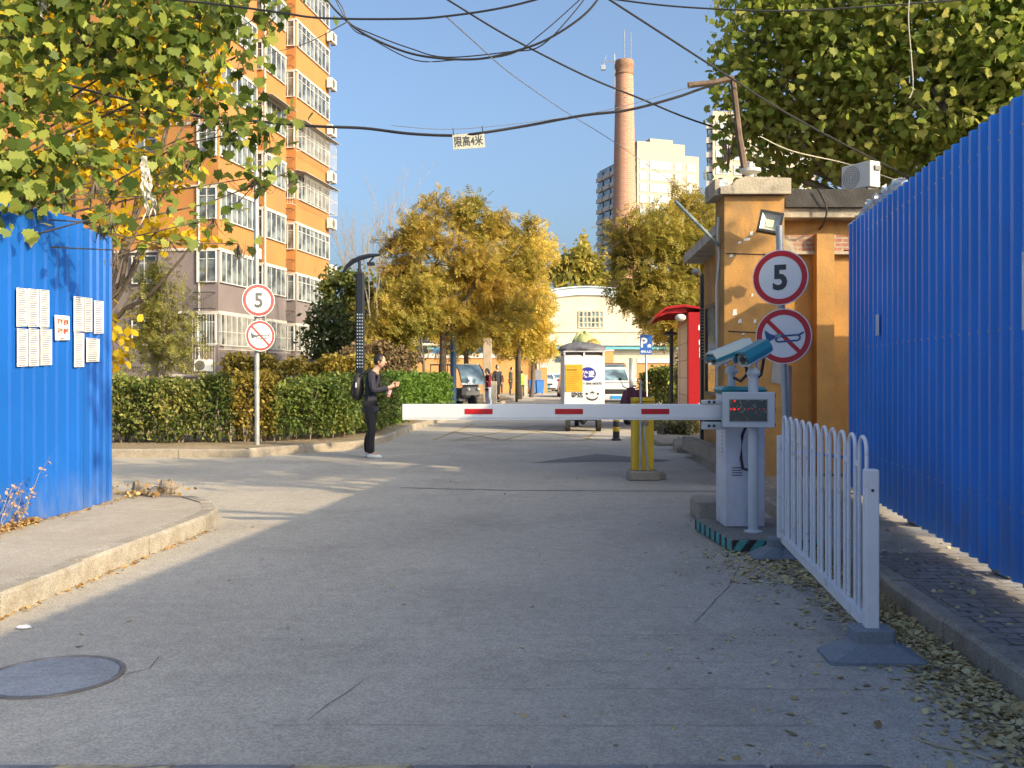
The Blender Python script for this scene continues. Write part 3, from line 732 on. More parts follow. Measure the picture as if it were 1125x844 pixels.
for nm, C, wl, dl in blocks[1:]:
    C = C - d*.06 - e*.06
    for k in range(NF+1):
        z = Z0+k*SH; lg.prism([(p.x, p.y) for p in foot(C, wl, dl+.12)], z-.07, z+.05)
C = C1+e*1.2+d*.45
p_, q_ = C, C+e*11.5
for k in (2,): lg.slab([(p_.x, p_.y, Z0+k*SH-.06), (q_.x, q_.y, Z0+k*SH-.06), (q_.x, q_.y, Z0+k*SH+.06), (p_.x, p_.y, Z0+k*SH+.06)][::-1], d*-.08)
lg.build('ledge', ledge, APT)
cache = {}
def window(p, u, n, L, h, mull, trans=True, cage=None, wm=wframe):
    """window with frame, mullions and recessed pane; p lower-left corner, u along, n outward"""
    key = (round(L, 2), round(h, 2), mull, trans)
    a = math.atan2(u.y, u.x)
    if key not in cache:
        b = MB(); t_ = .05
        b.box((0, -.045, 0), (L, .05, t_)); b.box((0, -.045, h-t_), (L, .05, h)); b.box((0, -.045, t_), (t_, .05, h-t_)); b.box((L-t_, -.045, t_), (L, .05, h-t_))
        for i in range(1, mull):
            x = L*i/mull; b.box((x-.02, -.03, t_), (x+.02, .04, h-t_))
        if trans and mull not in (4, 7): b.box((t_, -.025, h*.72), (L-t_, .03, h*.72+.035))
        o = b.build('window', wframe, APT); b = MB()
        b.box((t_, .003, t_), (L-t_, .03, h-t_)); g_ = b.build('pane', wglass, o)
        # some curtains behind the glass read as pale verticals
        o.matrix_parent_inverse = Matrix(); cache[key] = (o, g_)
        o.data.transform(Matrix.Translation(APT.location)); g_.data.transform(Matrix.Translation(APT.location)); o.data.update()
    else:
        s, sg = cache[key]; o = s.copy(); COL.objects.link(o); o.parent = APT; g_ = sg.copy(); COL.objects.link(g_); g_.parent = o
    # outward normal of local frame is -Y: right-handed frame u, -n
    o.location = p+n*.005-APT.location; o.rotation_euler = (0, 0, a)
    return o
HW = 1.5
def put_side(C, L, floors, mull, m0=.12):
    n = Vector((d.y, -d.x, 0))
    for k in floors: window(C+d*m0+n*.05+Vector((0, 0, Z0+(k+1)*SH-.07-HW)), d, n, L-2*m0, HW, mull)
def put_front(C, w, floors, mull):
    n = -d
    for k in floors: window(C+e*(w-.06)+n*.05+Vector((0, 0, Z0+(k+1)*SH-.07-HW)), -e, n, w-.12, HW, mull)
put_side(C1, 4.3, range(0, 8), 7); put_front(C1, 1.1, range(0, 8), 2)
put_side(C2, 2.9, range(0, 9), 4); put_front(C2, 1.1, range(0, 9), 1)
put_side(C3, 5.6, range(0, 10), 8); put_front(C3, .95, range(0, 10), 2)
# gable wall windows
for s, k in ((3.4, 0), (3.4, 1), (3.4, 3), (3.4, 4), (3.4, 5), (7.2, 3), (7.2, 4), (7.2, 6), (3.4, 7)):
    n = -d; q = C1+e*(1.2+s)+d*.45
    window(q+n*.03+Vector((0, 0, Z0+(k+1)*SH-.2-1.35)), -e, n, 1.3, 1.35, 2)
# railings in front of the parapets, window cages
b = MB()
def rail_box(C, w, z, dep=.4, h=.62, step=.1):
    A_ = C-d*dep; B_ = C+e*w-d*dep
    for zz in (z, z+h):
        for u_, v_ in ((A_, B_), (A_, C), (B_, C+e*w)): b.tube([u_+Vector((0, 0, zz)), v_+Vector((0, 0, zz))], .022, 4)
    n_ = int(w/step)
    for i in range(n_+1):
        p = A_.lerp(B_, i/n_); b.tube([p+Vector((0, 0, z)), p+Vector((0, 0, z+h))], .011, 4, cap=False)
for k in range(1, 9): rail_box(C3+e*.1, .85, Z0+k*SH+.12)
for k in (1,): rail_box(C1+e*.15, .95, Z0+k*SH+.15, dep=.3, h=.75)
for k in (2, 3, 5): rail_box(C2+e*.15, .9, Z0+k*SH+.12, dep=.3)
for k in (4, 6, 8): rail_box(C1+e*.15, .95, Z0+k*SH+.12, dep=.3)
b.build('railing', bars, APT)
def cage(nm, C, u, w, z0, z1, dep, nout, m, step=.13):
    b = MB(); A_ = C+nout*dep; B_ = A_+u*w
    for zz in (z0, (z0+z1)/2, z1):
        b.tube([C+Vector((0, 0, zz)), A_+Vector((0, 0, zz)), B_+Vector((0, 0, zz)), C+u*w+Vector((0, 0, zz))], .018, 4)
    n_ = int(w/step)
    for i in range(n_+1):
        p = A_.lerp(B_, i/n_); b.tube([p+Vector((0, 0, z0)), p+Vector((0, 0, z1))], .01, 4, cap=False)
    return b.build('window_cage', m, APT)
n1 = Vector((d.y, -d.x, 0))
cage('c', C1, e, 1.1, Z0+.05, Z0+SH-.1, .35, -d, wbars); cage('c', C1, d, 4.3, Z0+1.2, Z0+SH-.1, .3, n1, wbars)
cage('c', C3, d, 5.6, Z0+3*SH+1.3, Z0+4*SH-.1, .55, n1, wbars, .2); cage('c', C3, e, .9, Z0+3*SH+1.0, Z0+4*SH-.1, .5, -d, wbars)
cage('c', C3, d, 5.6, Z0+4*SH+1.2, Z0+5*SH-.1, .5, n1, wbars, .2)
cage('c', C3, d, 5.6, Z0+1.2, Z0+SH-.1, .35, n1, wbars, .16); cage('c', C2, d, 2.9, Z0+1.2, Z0+SH-.1, .3, n1, wbars, .16)
b = MB()
for k in (4, 5): b.slab([C3+n1*.0-d*.3+Vector((0, 0, Z0+k*SH+.06)), C3+n1*.75-d*.3+Vector((0, 0, Z0+k*SH-.12)), C3+n1*.75+d*5.7+Vector((0, 0, Z0+k*SH-.12)), C3+d*5.7+Vector((0, 0, Z0+k*SH+.06))], (0, 0, .03))
b.slab([C2-d*.5+Vector((0, 0, Z0+5*SH+.06)), C2+n1*.7-d*.5+Vector((0, 0, Z0+5*SH-.1)), C2+n1*.7+d*2.9+Vector((0, 0, Z0+5*SH-.1)), C2+d*2.9+Vector((0, 0, Z0+5*SH+.06))], (0, 0, .03))
b.build('awning', pm('dusty_sheet', (.33, .31, .28), .7), APT)
for x_, zz in ((C1+e*.55-d*.35, Z0+SH*0+.12),):
    pass
b = MB(); p = C1+e*.95-d*.02
b.tube([p+Vector((0, 0, .2)), p+Vector((0, 0, Z0+9*SH))], .05, 6); b.tube([C1+d*5.2+n1*.06+Vector((0, 0, .2)), C1+d*5.2+n1*.06+Vector((0, 0, 26))], .05, 6); b.build('downpipe', wframe, APT)
for i, k in enumerate((2, 3, 4, 5, 6, 7, 8)):
    p = C3+d*5.35+n1*.28+Vector((0, 0, Z0+k*SH+.35))
    names = ('third', 'fourth', 'fifth', 'sixth', 'seventh', 'eighth', 'ninth')
    ac_unit(p, math.atan2(d.y, d.x), f'white air conditioner on the far corner of the orange block, {names[i]} storey', 'air conditioners on the orange block', s=1.15)
ac_unit(C1+e*.6-d*.28+Vector((0, 0, Z0+.12)), 0, 'white air conditioner in the ground storey cage of the orange block', 'air conditioners on the orange block', s=1.)
ac_unit(C2+d*.2+e*.5-d*.45+Vector((0, 0, Z0+2*SH+.15)), 0, 'white air conditioner on the balcony above the grey storeys of the orange block', 'air conditioners on the orange block', s=1.)

# ================================================================== FAR BUILDINGS AND CHIMNEY
brk = brickmat('chimney_brick', (.44, .2, .12), (.36, .165, .105), (.36, .25, .19), 1.2, .32, .06, 'XZ', bump=.2)
c = Vector(((686-CX)*150/F, 150, 0)); t = thing('brick_chimney', 'tall round red brick chimney rising behind the autumn trees', 'chimney', c)
b = MB(); zt = CH+344*150/F
b.lathe([(2.25, 0), (1.98, 20), (1.62, zt*.72), (1.36, zt-2.3)], c, 28); b.build('shaft', brk, t, smooth=True)
b = MB(); b.lathe([(1.40, zt-2.3), (1.5, zt-2.1), (1.42, zt-1.9), (1.42, zt-1.2), (1.52, zt-1.0), (1.46, zt-.3), (1.38, zt)], c, 28); b.build('collar', pm('sooty_brick', (.25, .14, .09), .9, var=.25, scale=2), t, smooth=True)
b = MB(); b.tube([c+Vector((-1.6, -.6, zt+.9)), c+Vector((-1.55, -.6, zt-8))], .06, 5); b.tube([c+Vector((-3.6, -.6, zt-.4)), c+Vector((-1.5, -.6, zt-.2))], .07, 5); b.box(c+Vector((-3.7, -.9, zt-1.6)), c+Vector((-3.0, -.3, zt-.9))); b.tube([c+Vector((-3.3, -.6, zt-1)), c+Vector((-2.9, -.6, zt+.6))], .06, 5)
b.tube([c+Vector((.0, 0, zt)), c+Vector((0, 0, zt+4.8))], .05, 4); b.tube([c+Vector((1, 0, zt)), c+Vector((1, 0, zt+4.4))], .05, 4); b.build('antenna', pm('grey_steel', (.3, .32, .35), .5, .5), t)
b = MB()
for i in range(60): b.box(c+Vector((-.2, -2.3+i*.014, 3+i*.72)), c+Vector((.2, -2.25+i*.014, 3.06+i*.72)))
b.build('rungs', MATS['grey_steel'], t)

beige = pm('beige_concrete', (.42, .35, .275), .85, var=.06, scale=.1); paleg = pm('pale_balcony', (.55, .51, .45), .7)
farglass = glassmat('far_glass', (.07, .10, .13), .3)
def tower(label, K, Lp, Rp, zt, cols, name='apartment_tower'):
    K, Lp, Rp = Vector((*K, 0)), Vector((*Lp, 0)), Vector((*Rp, 0)); bk = Lp+Rp-K
    t = thing(name, label, 'building', K)
    b = MB(); b.prism([(K.x, K.y), (Rp.x, Rp.y), (bk.x, bk.y), (Lp.x, Lp.y)], 0, zt); b.build('wall', beige, t)
    u = (Rp-K).normalized(); W_ = (Rp-K).length; n = Vector((u.y, -u.x, 0))
    fr = MB(); gl = MB(); k = 0
    for z in np.arange(zt-4-3*17, zt-2.6, 3.0):
        for x, w in cols:
            p = K+u*(x*W_)+n*.02; q = K+u*((x+w)*W_)+n*.02
            gl.slab([p+Vector((0, 0, z)), q+Vector((0, 0, z)), q+Vector((0, 0, z+1.9)), p+Vector((0, 0, z+1.9))], n*.05)
            m_ = max(1, int((q-p).length/1.6))
            for i in range(m_+1):
                r_ = p.lerp(q, i/m_)+n*.06; fr.slab([r_+Vector((0, 0, z)), r_+u*.12+Vector((0, 0, z)), r_+u*.12+Vector((0, 0, z+1.9)), r_+Vector((0, 0, z+1.9))], n*.05)
            for zz in (z-.12, z+1.3, z+1.9): fr.slab([p+n*.06+Vector((0, 0, zz)), q+n*.06+Vector((0, 0, zz)), q+n*.06+Vector((0, 0, zz+.12)), p+n*.06+Vector((0, 0, zz+.12))], n*.06)
    w1 = gl.build('window', farglass, t); fr.build('frame', wframe, w1)
    w1['kind'] = 'stuff'
    u = (Lp-K).normalized(); W2 = (Lp-K).length; n = Vector((-u.y, u.x, 0)); bl = MB(); dk = MB(); nb = 5
    for z in np.arange(1.5, zt-2, 3.0):
        for i in range(nb):
            p = K+u*(W2*(i+.12)/nb); q = K+u*(W2*(i+.88)/nb)
            bl.slab([p+Vector((0, 0, z)), q+Vector((0, 0, z)), q+Vector((0, 0, z+1.15)), p+Vector((0, 0, z+1.15))], n*1.3)
            dk.slab([p+Vector((0, 0, z+1.15)), q+Vector((0, 0, z+1.15)), q+Vector((0, 0, z+2.7)), p+Vector((0, 0, z+2.7))], n*.9)
    bb = bl.build('balcony', paleg, t); bb['kind'] = 'stuff'; oo = dk.build('balcony_glazing', farglass, t); oo['kind'] = 'stuff'
    return t, K, Lp, Rp, bk
t, K, Lp, Rp, bk = tower('pale beige high-rise tower behind the brick chimney', (32.4, 250), (24.8, 274), (49.6, 256), 59.0, [(.04, .1), (.2, .33), (.6, .1), (.8, .12)])
b = MB(); u = (Rp-K).normalized(); w_ = (Lp-K).normalized()
for a_, c_, z1 in ((0, .78, 62.5), (.78, .9, 57.5)):
    pass
f_ = [K+u*.3+w_*.5, K+u*14.2+w_*.5, K+u*14.2+w_*14, K+u*.3+w_*14]; b.prism([(p.x, p.y) for p in f_], 59.0, 62.0)
f_ = [K+u*4.5+w_*1.5, K+u*11.2+w_*1.5, K+u*11.2+w_*9, K+u*4.5+w_*9]; b.prism([(p.x, p.y) for p in f_], 62.0, 63.2); b.build('roof_house', beige, t)
tower('pale high-rise tower half hidden by the big tree at right', (200*(783-CX)/F, 200), (45.0, 215), (64, 204), 56, [(.03, .12), (.2, .12), (.4, .2), (.7, .2)])

# cream hall with barrel roof
cream = pm('cream_render', (.52, .46, .37), .85, var=.08, scale=.4, col2=(.46, .38, .3), s2=.6)
cyan = pm('turquoise_edge', (.12, .42, .5), .6); blue_roof = pm('bright_blue_roof', (.03, .3, .62), .5, var=.1)
def X(px, Y): return (px-CX)*Y/F
Y = 105; t = thing('cream_hall', 'cream hall with shallow curved gable and gridded window at the end of the street', 'building', (X(640, Y), Y, 0))
xs = [530+i*(760-530)/24 for i in range(25)]
arc = [(X(x, Y), zat(316+((x-645)/115)**2*34, Y)) for x in xs]
b = MB(); b.slab(([(X(530, Y), Y, 0)]+[(x, Y, z) for x, z in arc]+[(X(760, Y), Y, 0)])[::-1], (0, 30, 0)); b.build('wall', cream, t)
b = MB(); rf = [(x, Y-.25, z) for x, z in arc]+[(x, Y-.25, z-.75) for x, z in arc[::-1]]
for i in range(24):
    b.slab([rf[i], rf[i+1], (rf[i+1][0], Y-.25, rf[i+1][2]-.8), (rf[i][0], Y-.25, rf[i][2]-.8)], (0, .24, 0))
for i in range(24): b.slab([(arc[i][0], Y-.4, arc[i][1]+.01), (arc[i+1][0], Y-.4, arc[i+1][1]+.01), (arc[i+1][0], Y-.4, arc[i+1][1]+.16), (arc[i][0], Y-.4, arc[i][1]+.16)], (0, 31, 0))
b.build('gable_edge', pm('pale_blue_edge', (.42, .5, .55), .7, var=.25, scale=1.2), t)
x0, x1, z0, z1 = X(636, Y), X(662.5, Y), zat(360, Y), zat(342, Y)
b = MB(); 
for i in range(7): b.box((x0+(x1-x0)*i/6-.05, Y-.12, z0), (x0+(x1-x0)*i/6+.05, Y-.02, z1))
for zz in (z0, z0+(z1-z0)*.3, z0+(z1-z0)*.65, z1): b.box((x0, Y-.11, zz-.05), (x1, Y-.03, zz+.05))
o = b.build('window', pm('beige_frame', (.5, .44, .34), .7), t); b = MB(); b.box((x0, Y-.028, z0), (x1, Y-.01, z1)); b.build('pane', glassmat('hall_glass', (.07, .1, .1), .2), o)
b = MB(); b.box((X(530, Y), Y-.15, zat(365, Y)), (X(760, Y), Y-.003, zat(363.5, Y))); b.build('string_course', cream, t)
Y = 94; t2 = thing('cream_lean_to', 'low cream annexe with turquoise eaves in front of the cream hall', 'building', (X(640, Y), Y, 0))
b = MB(); b.box((X(470, Y), Y, 0), (X(790, Y), Y+10, zat(384, Y))); b.build('wall', cream, t2)
b = MB(); b.box((X(470, Y), Y-.7, zat(384, Y)+.003), (X(790, Y), Y+10.3, zat(380, Y))); b.build('eaves', cyan, t2)
b = MB(); b.box((X(465, Y), Y-.9, zat(380, Y)+.003), (X(790, Y), Y+10.6, zat(377.5, Y))); b.build('roof', pm('cream_roof', (.55, .5, .42), .8), t2)
for px0, px1 in ((668, 674), (610, 616)):
    b = MB(); b.box((X(px0, Y), Y-.08, zat(398, Y)), (X(px1, Y), Y-.003, zat(387, Y))); b.build('window', glassmat('dark_glass'), t2)
# long ochre boundary walls left and right of the gateway
ochre2 = pm('orange_wall_paint', (.5, .24, .09), .85, var=.1, scale=.8, col2=(.42, .21, .1), s2=.5)
Y = 74
for px0, px1, lab, cap in ((150, 590, 'long orange boundary wall with white coping left of the far gateway', 388.5), (700, 800, 'orange boundary wall right of the far gateway behind the trees', 394)):
    t = thing('boundary_wall', lab, 'wall', (X(px0, Y), Y, 0)); b = MB(); b.box((X(px0, Y), Y, -.02), (X(px1, Y), Y+.3, zat(cap+5, Y))); b.build('wall_face', ochre2, t)
    b = MB(); b.box((X(px0, Y), Y-.1, zat(cap+5, Y)+.002), (X(px1, Y), Y+.4, zat(cap, Y))); b.build('coping', pm('coping_white', (.55, .53, .5), .8, var=.2, scale=2), t)
for px0, px1, top, lab in ((592, 601, 384, 'orange gate pillar with white number plate beside the blue bins'), (655, 673, 386, 'orange gate pillar behind the parked white car')):
    t = thing('gate_pillar', lab, 'pillar', (X(px0, Y), Y, 0), 0, 'orange gate pillars'); b = MB(); b.box((X(px0, Y), Y-.6, -.02), (X(px1, Y), Y-.02, zat(top, Y))); b.build('shaft', ochre2, t)
    b = MB(); b.box((X(px0, Y)-.06, Y-.66, zat(top, Y)+.002), (X(px1, Y)+.06, Y+.04, zat(top-1.5, Y))); b.build('cap', MATS['coping_white'], t)
    if px0 == 592:
        b = MB(); b.box((X(593, Y), Y-.63, zat(404, Y)), (X(600.5, Y), Y-.603, zat(399, Y))); o = b.build('number_plate', MATS['coping_white'], t)
        b = MB(); put_text(b, '仅仅', .3, face_cam((X(596.8, Y), Y-.634, zat(401.5, Y))), .01, width=.44); b.build('lettering', ink, o)
Y = 79; t = thing('blue_roofed_shed', 'low shed with bright blue roof behind the orange boundary wall', 'shed', (X(500, Y), Y, 0))
b = MB(); b.box((X(478, Y), Y+.3, 0), (X(548, Y), Y+4, zat(387, Y))); b.build('wall', cream, t)
b = MB(); b.slab([(X(475, Y), Y, zat(388, Y)+.01), (X(550, Y), Y, zat(388, Y)+.01), (X(550, Y), Y+4.4, zat(379, Y)), (X(475, Y), Y+4.4, zat(379, Y))], (0, 0, .08)); b.build('roof', blue_roof, t)

# ================================================================== ROAD SIGNS
red = pm('sign_red', (.5, .012, .02), .45, var=.05); white = pm('sign_white', (.68, .68, .69), .45, var=.04); navy = pm('sign_navy', (.02, .07, .2), .45)
dark5 = pm('sign_black', (.035, .04, .045), .5)
def disc_pts(r0, r1, n=48):
    vs = []; fs = []
    for k in range(n):
        a = 2*math.pi*k/n; vs += [(r0*math.cos(a), r0*math.sin(a), 0), (r1*math.cos(a), r1*math.sin(a), 0)]
    for k in range(n):
        j = (k+1) % n; fs.append((2*k, 2*k+1, 2*j+1, 2*j))
    return vs, fs
def round_sign(c, r, turn, what, parent, label, r_in=.76, tilt=0.):
    M = face_cam(c, turn) @ Matrix.Rotation(tilt, 4, 'Z')
    b = MB(); n = 48; vs = [(r*math.cos(2*math.pi*k/n), r*math.sin(2*math.pi*k/n), z) for z in (-.012, 0) for k in range(n)]
    b.add(vs, [tuple(range(n-1, -1, -1)), tuple(range(n, 2*n))]+[(k, (k+1) % n, n+(k+1) % n, n+k) for k in range(n)], M)
    o = b.build('sign_disc', white, parent, label=label)
    b = MB(); v, f = disc_pts(r*r_in, r*.965); b.add([(x, y, .002) for x, y, _ in v], f, M); b.build('red_ring', red, o)
    T = lambda pts, z: [(x*r, y*r, z) for x, y in pts]
    if what == '5':
        b = MB(); put_text(b, '5', r*1.22, M @ Matrix.Translation((0, 0, .003)), .012*r/.3, width=r*.52); b.build('numeral', dark5, o)
    else:
        b = MB(); a = R(-45); s = r*r_in*1.0
        b.add([(-s, -.075*r, .002), (s, -.075*r, .002), (s, .075*r, .002), (-s, .075*r, .002)], [(0, 1, 2, 3)], M @ Matrix.Rotation(a, 4, 'Z')); b.build('diagonal_bar', red, o)
        b = MB(); q = M @ Matrix.Rotation(R(4), 4, 'Z')
        b.add(T([(-.66, .28), (-.58, .22), (-.46, .12), (-.3, .06), (.1, .05), (.1, -.03), (-.3, -.05), (-.46, -.12), (-.62, -.2), (-.62, -.1)], .004), [tuple(range(9, -1, -1))], q)
        # looped tube of the horn
        lo_ = [(.1, .01), (.5, .01), (.58, -.05), (.58, -.13), (.5, -.19), (-.2, -.19), (-.28, -.13), (-.28, -.08), (-.2, -.02)]
        for p_, q_ in zip(lo_[:-1], lo_[1:]):
            dx, dy = q_[0]-p_[0], q_[1]-p_[1]; L = math.hypot(dx, dy); nx, ny = -dy/L*.032, dx/L*.032
            b.add(T([(p_[0]+nx, p_[1]+ny), (q_[0]+nx, q_[1]+ny), (q_[0]-nx, q_[1]-ny), (p_[0]-nx, p_[1]-ny)], .0045), [(3, 2, 1, 0)], q)
        b.add(T([(.52, .03), (.72, .12), (.74, .06), (.6, -.02)], .0046), [(3, 2, 1, 0)], q)
        b.build('horn_symbol', navy if r > .29 else dark5, o)
    return o
pole_m = pm('galvanised_pole', (.38, .40, .41), .45, .5, var=.12, scale=5)
Y = 10.6; t = thing('speed_limit_signpost', 'steel post by the guard house with a 5 disc above a no horn disc', 'road sign', (X(866, Y), Y+.07, .134))
b = MB(); b.tube([(X(866, Y)+.02, Y+.08, .13), (X(858, Y), Y+.08, zat(247, Y))], .038, 14); b.build('post', pole_m, t, smooth=True)
round_sign((X(857, Y), Y, zat(305, Y)), .305, R(-30), '5', t, 'white disc with red rim and a black 5', .77)
round_sign((X(861, Y), Y+.01, zat(369.5, Y)), .305, R(-28), 'horn', t, 'white disc with red rim and a struck-out blue horn', .77)
b = MB()
for z in (305, 369): b.box((X(853, Y), Y+.02, zat(z, Y)-.02), (X(864, Y), Y+.06, zat(z, Y)+.02))
b.build('clamp', pole_m, t)
b = MB(); b.box((X(874, Y)-.02, Y+.2, .134), (X(874, Y)+.02, Y+.24, zat(402, Y))); tag(b.build('wooden_batten', pm('bare_batten', (.42, .3, .22), .8)), 'thin wooden batten standing behind the right signpost', 'batten')
Y = 17.75; t = thing('speed_limit_signpost', 'tall grey post in the left hedge gap with 5 disc above no horn disc', 'road sign', (X(282.5, Y), Y+.4, .14))
b = MB(); b.tube([(X(282.5, Y+.1), Y+.1, .13), (X(281.5, Y+.1), Y+.1, zat(188, Y))], .048, 12); b.build('post', pole_m, t, smooth=True)
round_sign((X(284, Y), Y, zat(330, Y)), .30, R(30), '5', t, 'white disc with red rim and a grey 5', .77)
round_sign((X(286, Y), Y, zat(369, Y)), .285, R(38), 'horn', t, 'white disc with red rim and a struck-out horn', .8)
# parking sign
Y = 36; t = thing('parking_sign', 'blue P parking sign on a thin post beside the red lockers', 'road sign', (X(710, Y), Y, 0))
b = MB(); b.tube([(X(711, Y), Y+.05, 0), (X(709.5, Y), Y+.05, zat(368, Y))], .04, 8); b.build('post', pole_m, t)
pb = pm('parking_blue', (.01, .1, .42), .45)
b = MB(); b.box((X(703, Y), Y-.01, zat(389.5, Y)), (X(716.5, Y), Y+.008, zat(368, Y))); o = b.build('sign_board', pb, t)
b = MB(); put_text(b, 'P', .5, face_cam((X(707.6, Y), Y-.014, zat(376.5, Y))), .012); put_text(b, '停车入口', .1, face_cam((X(709.7, Y), Y-.014, zat(386.5, Y))), .003)
M = face_cam((X(713.4, Y), Y-.014, zat(380, Y))); b.add([(-.07, -.06, 0), (.07, -.06, 0), (.07, .02, 0), (.0, .07, 0), (-.07, .02, 0)], [(0, 1, 2, 3, 4)], M); b.build('lettering', white, o)

# ================================================================== BOOM BARRIER
mwhite = dusty(pm('machine_white', (.60, .62, .68), .45, var=.05, scale=2, col2=(.48, .48, .49), thr=(.5, .8), s2=5), 0, .5, (.3, .27, .23), .6, 9)
mgrey = pm('machine_grey', (.52, .55, .56), .5, var=.05, scale=5); teal = pm('teal_plastic', (.0, .22, .25), .4, var=.08, scale=3)
tealm = pm('teal_camera', (.01, .19, .25), .35, var=.08, scale=4)
bk_ = pm('black_plastic', (.025, .025, .03), .5)
ta = R(8)   # the island is turned a little
SL = RZ(R(4), (2.11, 8.42, 0))
t = thing('traffic_island', 'low concrete island with teal and black hazard stripes under the barrier cabinet', 'traffic island', (2.11, 8.42, 0))
b = MB(); b.box((-.37, -.56, 0), (.37, .56, .11), SL, bev=.012); b.build('slab', groundmat('island_concrete', (.2, .19, .17), fine=.2, big=.25, stain=(.12, .11, .1), stain_s=4), t)
b = MB(); b2 = MB()
for i in range(-1, 6):
    for (mb_, o_) in ((b, 0), (b2, .5)):
        x0 = -.37+(i+o_)*.15; q = []
        for x, z in ((x0, .012), (x0+.075, .012), (x0+.145, .1), (x0+.07, .1)): q.append((max(-.362, min(.362, x)), z))
        if q[1][0]-q[0][0] > .004 or q[2][0]-q[3][0] > .004:
            mb_.slab([SL @ Vector((x, -.5605, z)) for x, z in q], (0, -.003, 0))
for i in range(7):
    y0 = -.55+i*.16
    b.slab([SL @ Vector((-.3705, y, z)) for y, z in ((y0, .012), (y0, .1), (y0+.095, .1), (y0+.095, .012))], (-.003, 0, 0))
    b2.slab([SL @ Vector((-.3705, y, z)) for y, z in ((y0+.1, .012), (y0+.1, .1), (y0+.155, .1), (y0+.155, .012))], (-.003, 0, 0))
b.build('teal_stripe', pm('worn_teal', (.05, .32, .3), .7, var=.2, scale=12, col2=(.3, .3, .28), thr=(.6, .75), s2=20), t); b2.build('black_stripe', pm('worn_black', (.03, .03, .03), .8, col2=(.2, .19, .17), thr=(.6, .75), s2=20), t)

t = thing('boom_barrier', 'white barrier cabinet with teal lid holding a long white boom arm across the road', 'barrier', (2.03, 8.6, .11))
b = MB(); b.box((1.865, 8.45, .11), (2.215, 8.82, 1.275), bev=.008); b.build('cabinet', mwhite, t)
b = MB(); b.box((1.835, 8.42, 1.278), (2.235, 8.85, 1.34), bev=.03); b.build('lid', teal, t)
b = MB()
for k in range(4): b.box((1.925, 8.445, .56+.022*k), (2.015, 8.449, .567+.022*k))
for k in range(6): b.box((1.861, 8.55, .75+.035*k), (1.8645, 8.56, .765+.035*k))
b.build('vent', pm('slot_dark', (.1, .1, .12), .6), t)
b = MB(); b.tube([(2.03, 8.38, .99), (1.995, 8.36, .92), (1.985, 8.36, .72), (2.0, 8.36, .63), (2.04, 8.34, .62)], .013, 8); b.tube([(2.12, 8.36, .98), (2.125, 8.36, .9), (2.12, 8.36, .8)], .012, 8); b.build('cable', bk_, t, smooth=True)
Ya = 8.3; xa, xb = X(442, Ya), X(797, Ya)
b = MB(); b.box((xa, Ya-.022, zat(459.5, Ya)), (xb, Ya+.022, zat(444, Ya)), bev=.004); b.box((xa+.002, Ya-.024, zat(461.2, Ya)), (xb, Ya+.024, zat(459.7, Ya))); arm = b.build('arm', pm('boom_aluminium', (.66, .68, .69), .4, .2, var=.05, scale=2), t)
b = MB(); b.box((xa-.006, Ya-.023, zat(460, Ya)), (xa-.001, Ya+.023, zat(443.6, Ya))); b.build('end_cap', bk_, arm)
for px in (526, 625, 719.5):
    b = MB(); b.box((X(px-15.3, Ya), Ya-.0255, zat(455, Ya)), (X(px+15.3, Ya), Ya-.0225, zat(449.2, Ya))); b.build('reflector', pm('reflector_red', (.42, .005, .012), .35, var=.12, scale=60), arm)
for y0, y1 in ((439.5, 443.6), (463.5, 471.5)):
    b = MB(); z0, z1 = zat(y1+.3, Ya), zat(y0, Ya); zc = (z0+z1)/2
    b.box((X(771, Ya), Ya-.03, z0), (X(797, Ya), Ya+.04, z1), bev=.005); cl = b.build('arm_clamp', mgrey, t)
    b = MB(); b.tube([(X(778, Ya), Ya-.031, zc), (X(778, Ya), Ya-.045, zc)], .012, 10); b.tube([(X(783.5, Ya), Ya-.031, zc), (X(783.5, Ya), Ya-.045, zc)], .012, 10); b.build('screw', bk_, cl)
b = MB(); b.box((X(775, Ya), Ya+.045, zat(470, Ya)), (X(794, Ya), Ya+.12, zat(440, Ya))); b.build('arm_bracket', pm('bracket_steel', (.12, .12, .12), .5, .5), t)

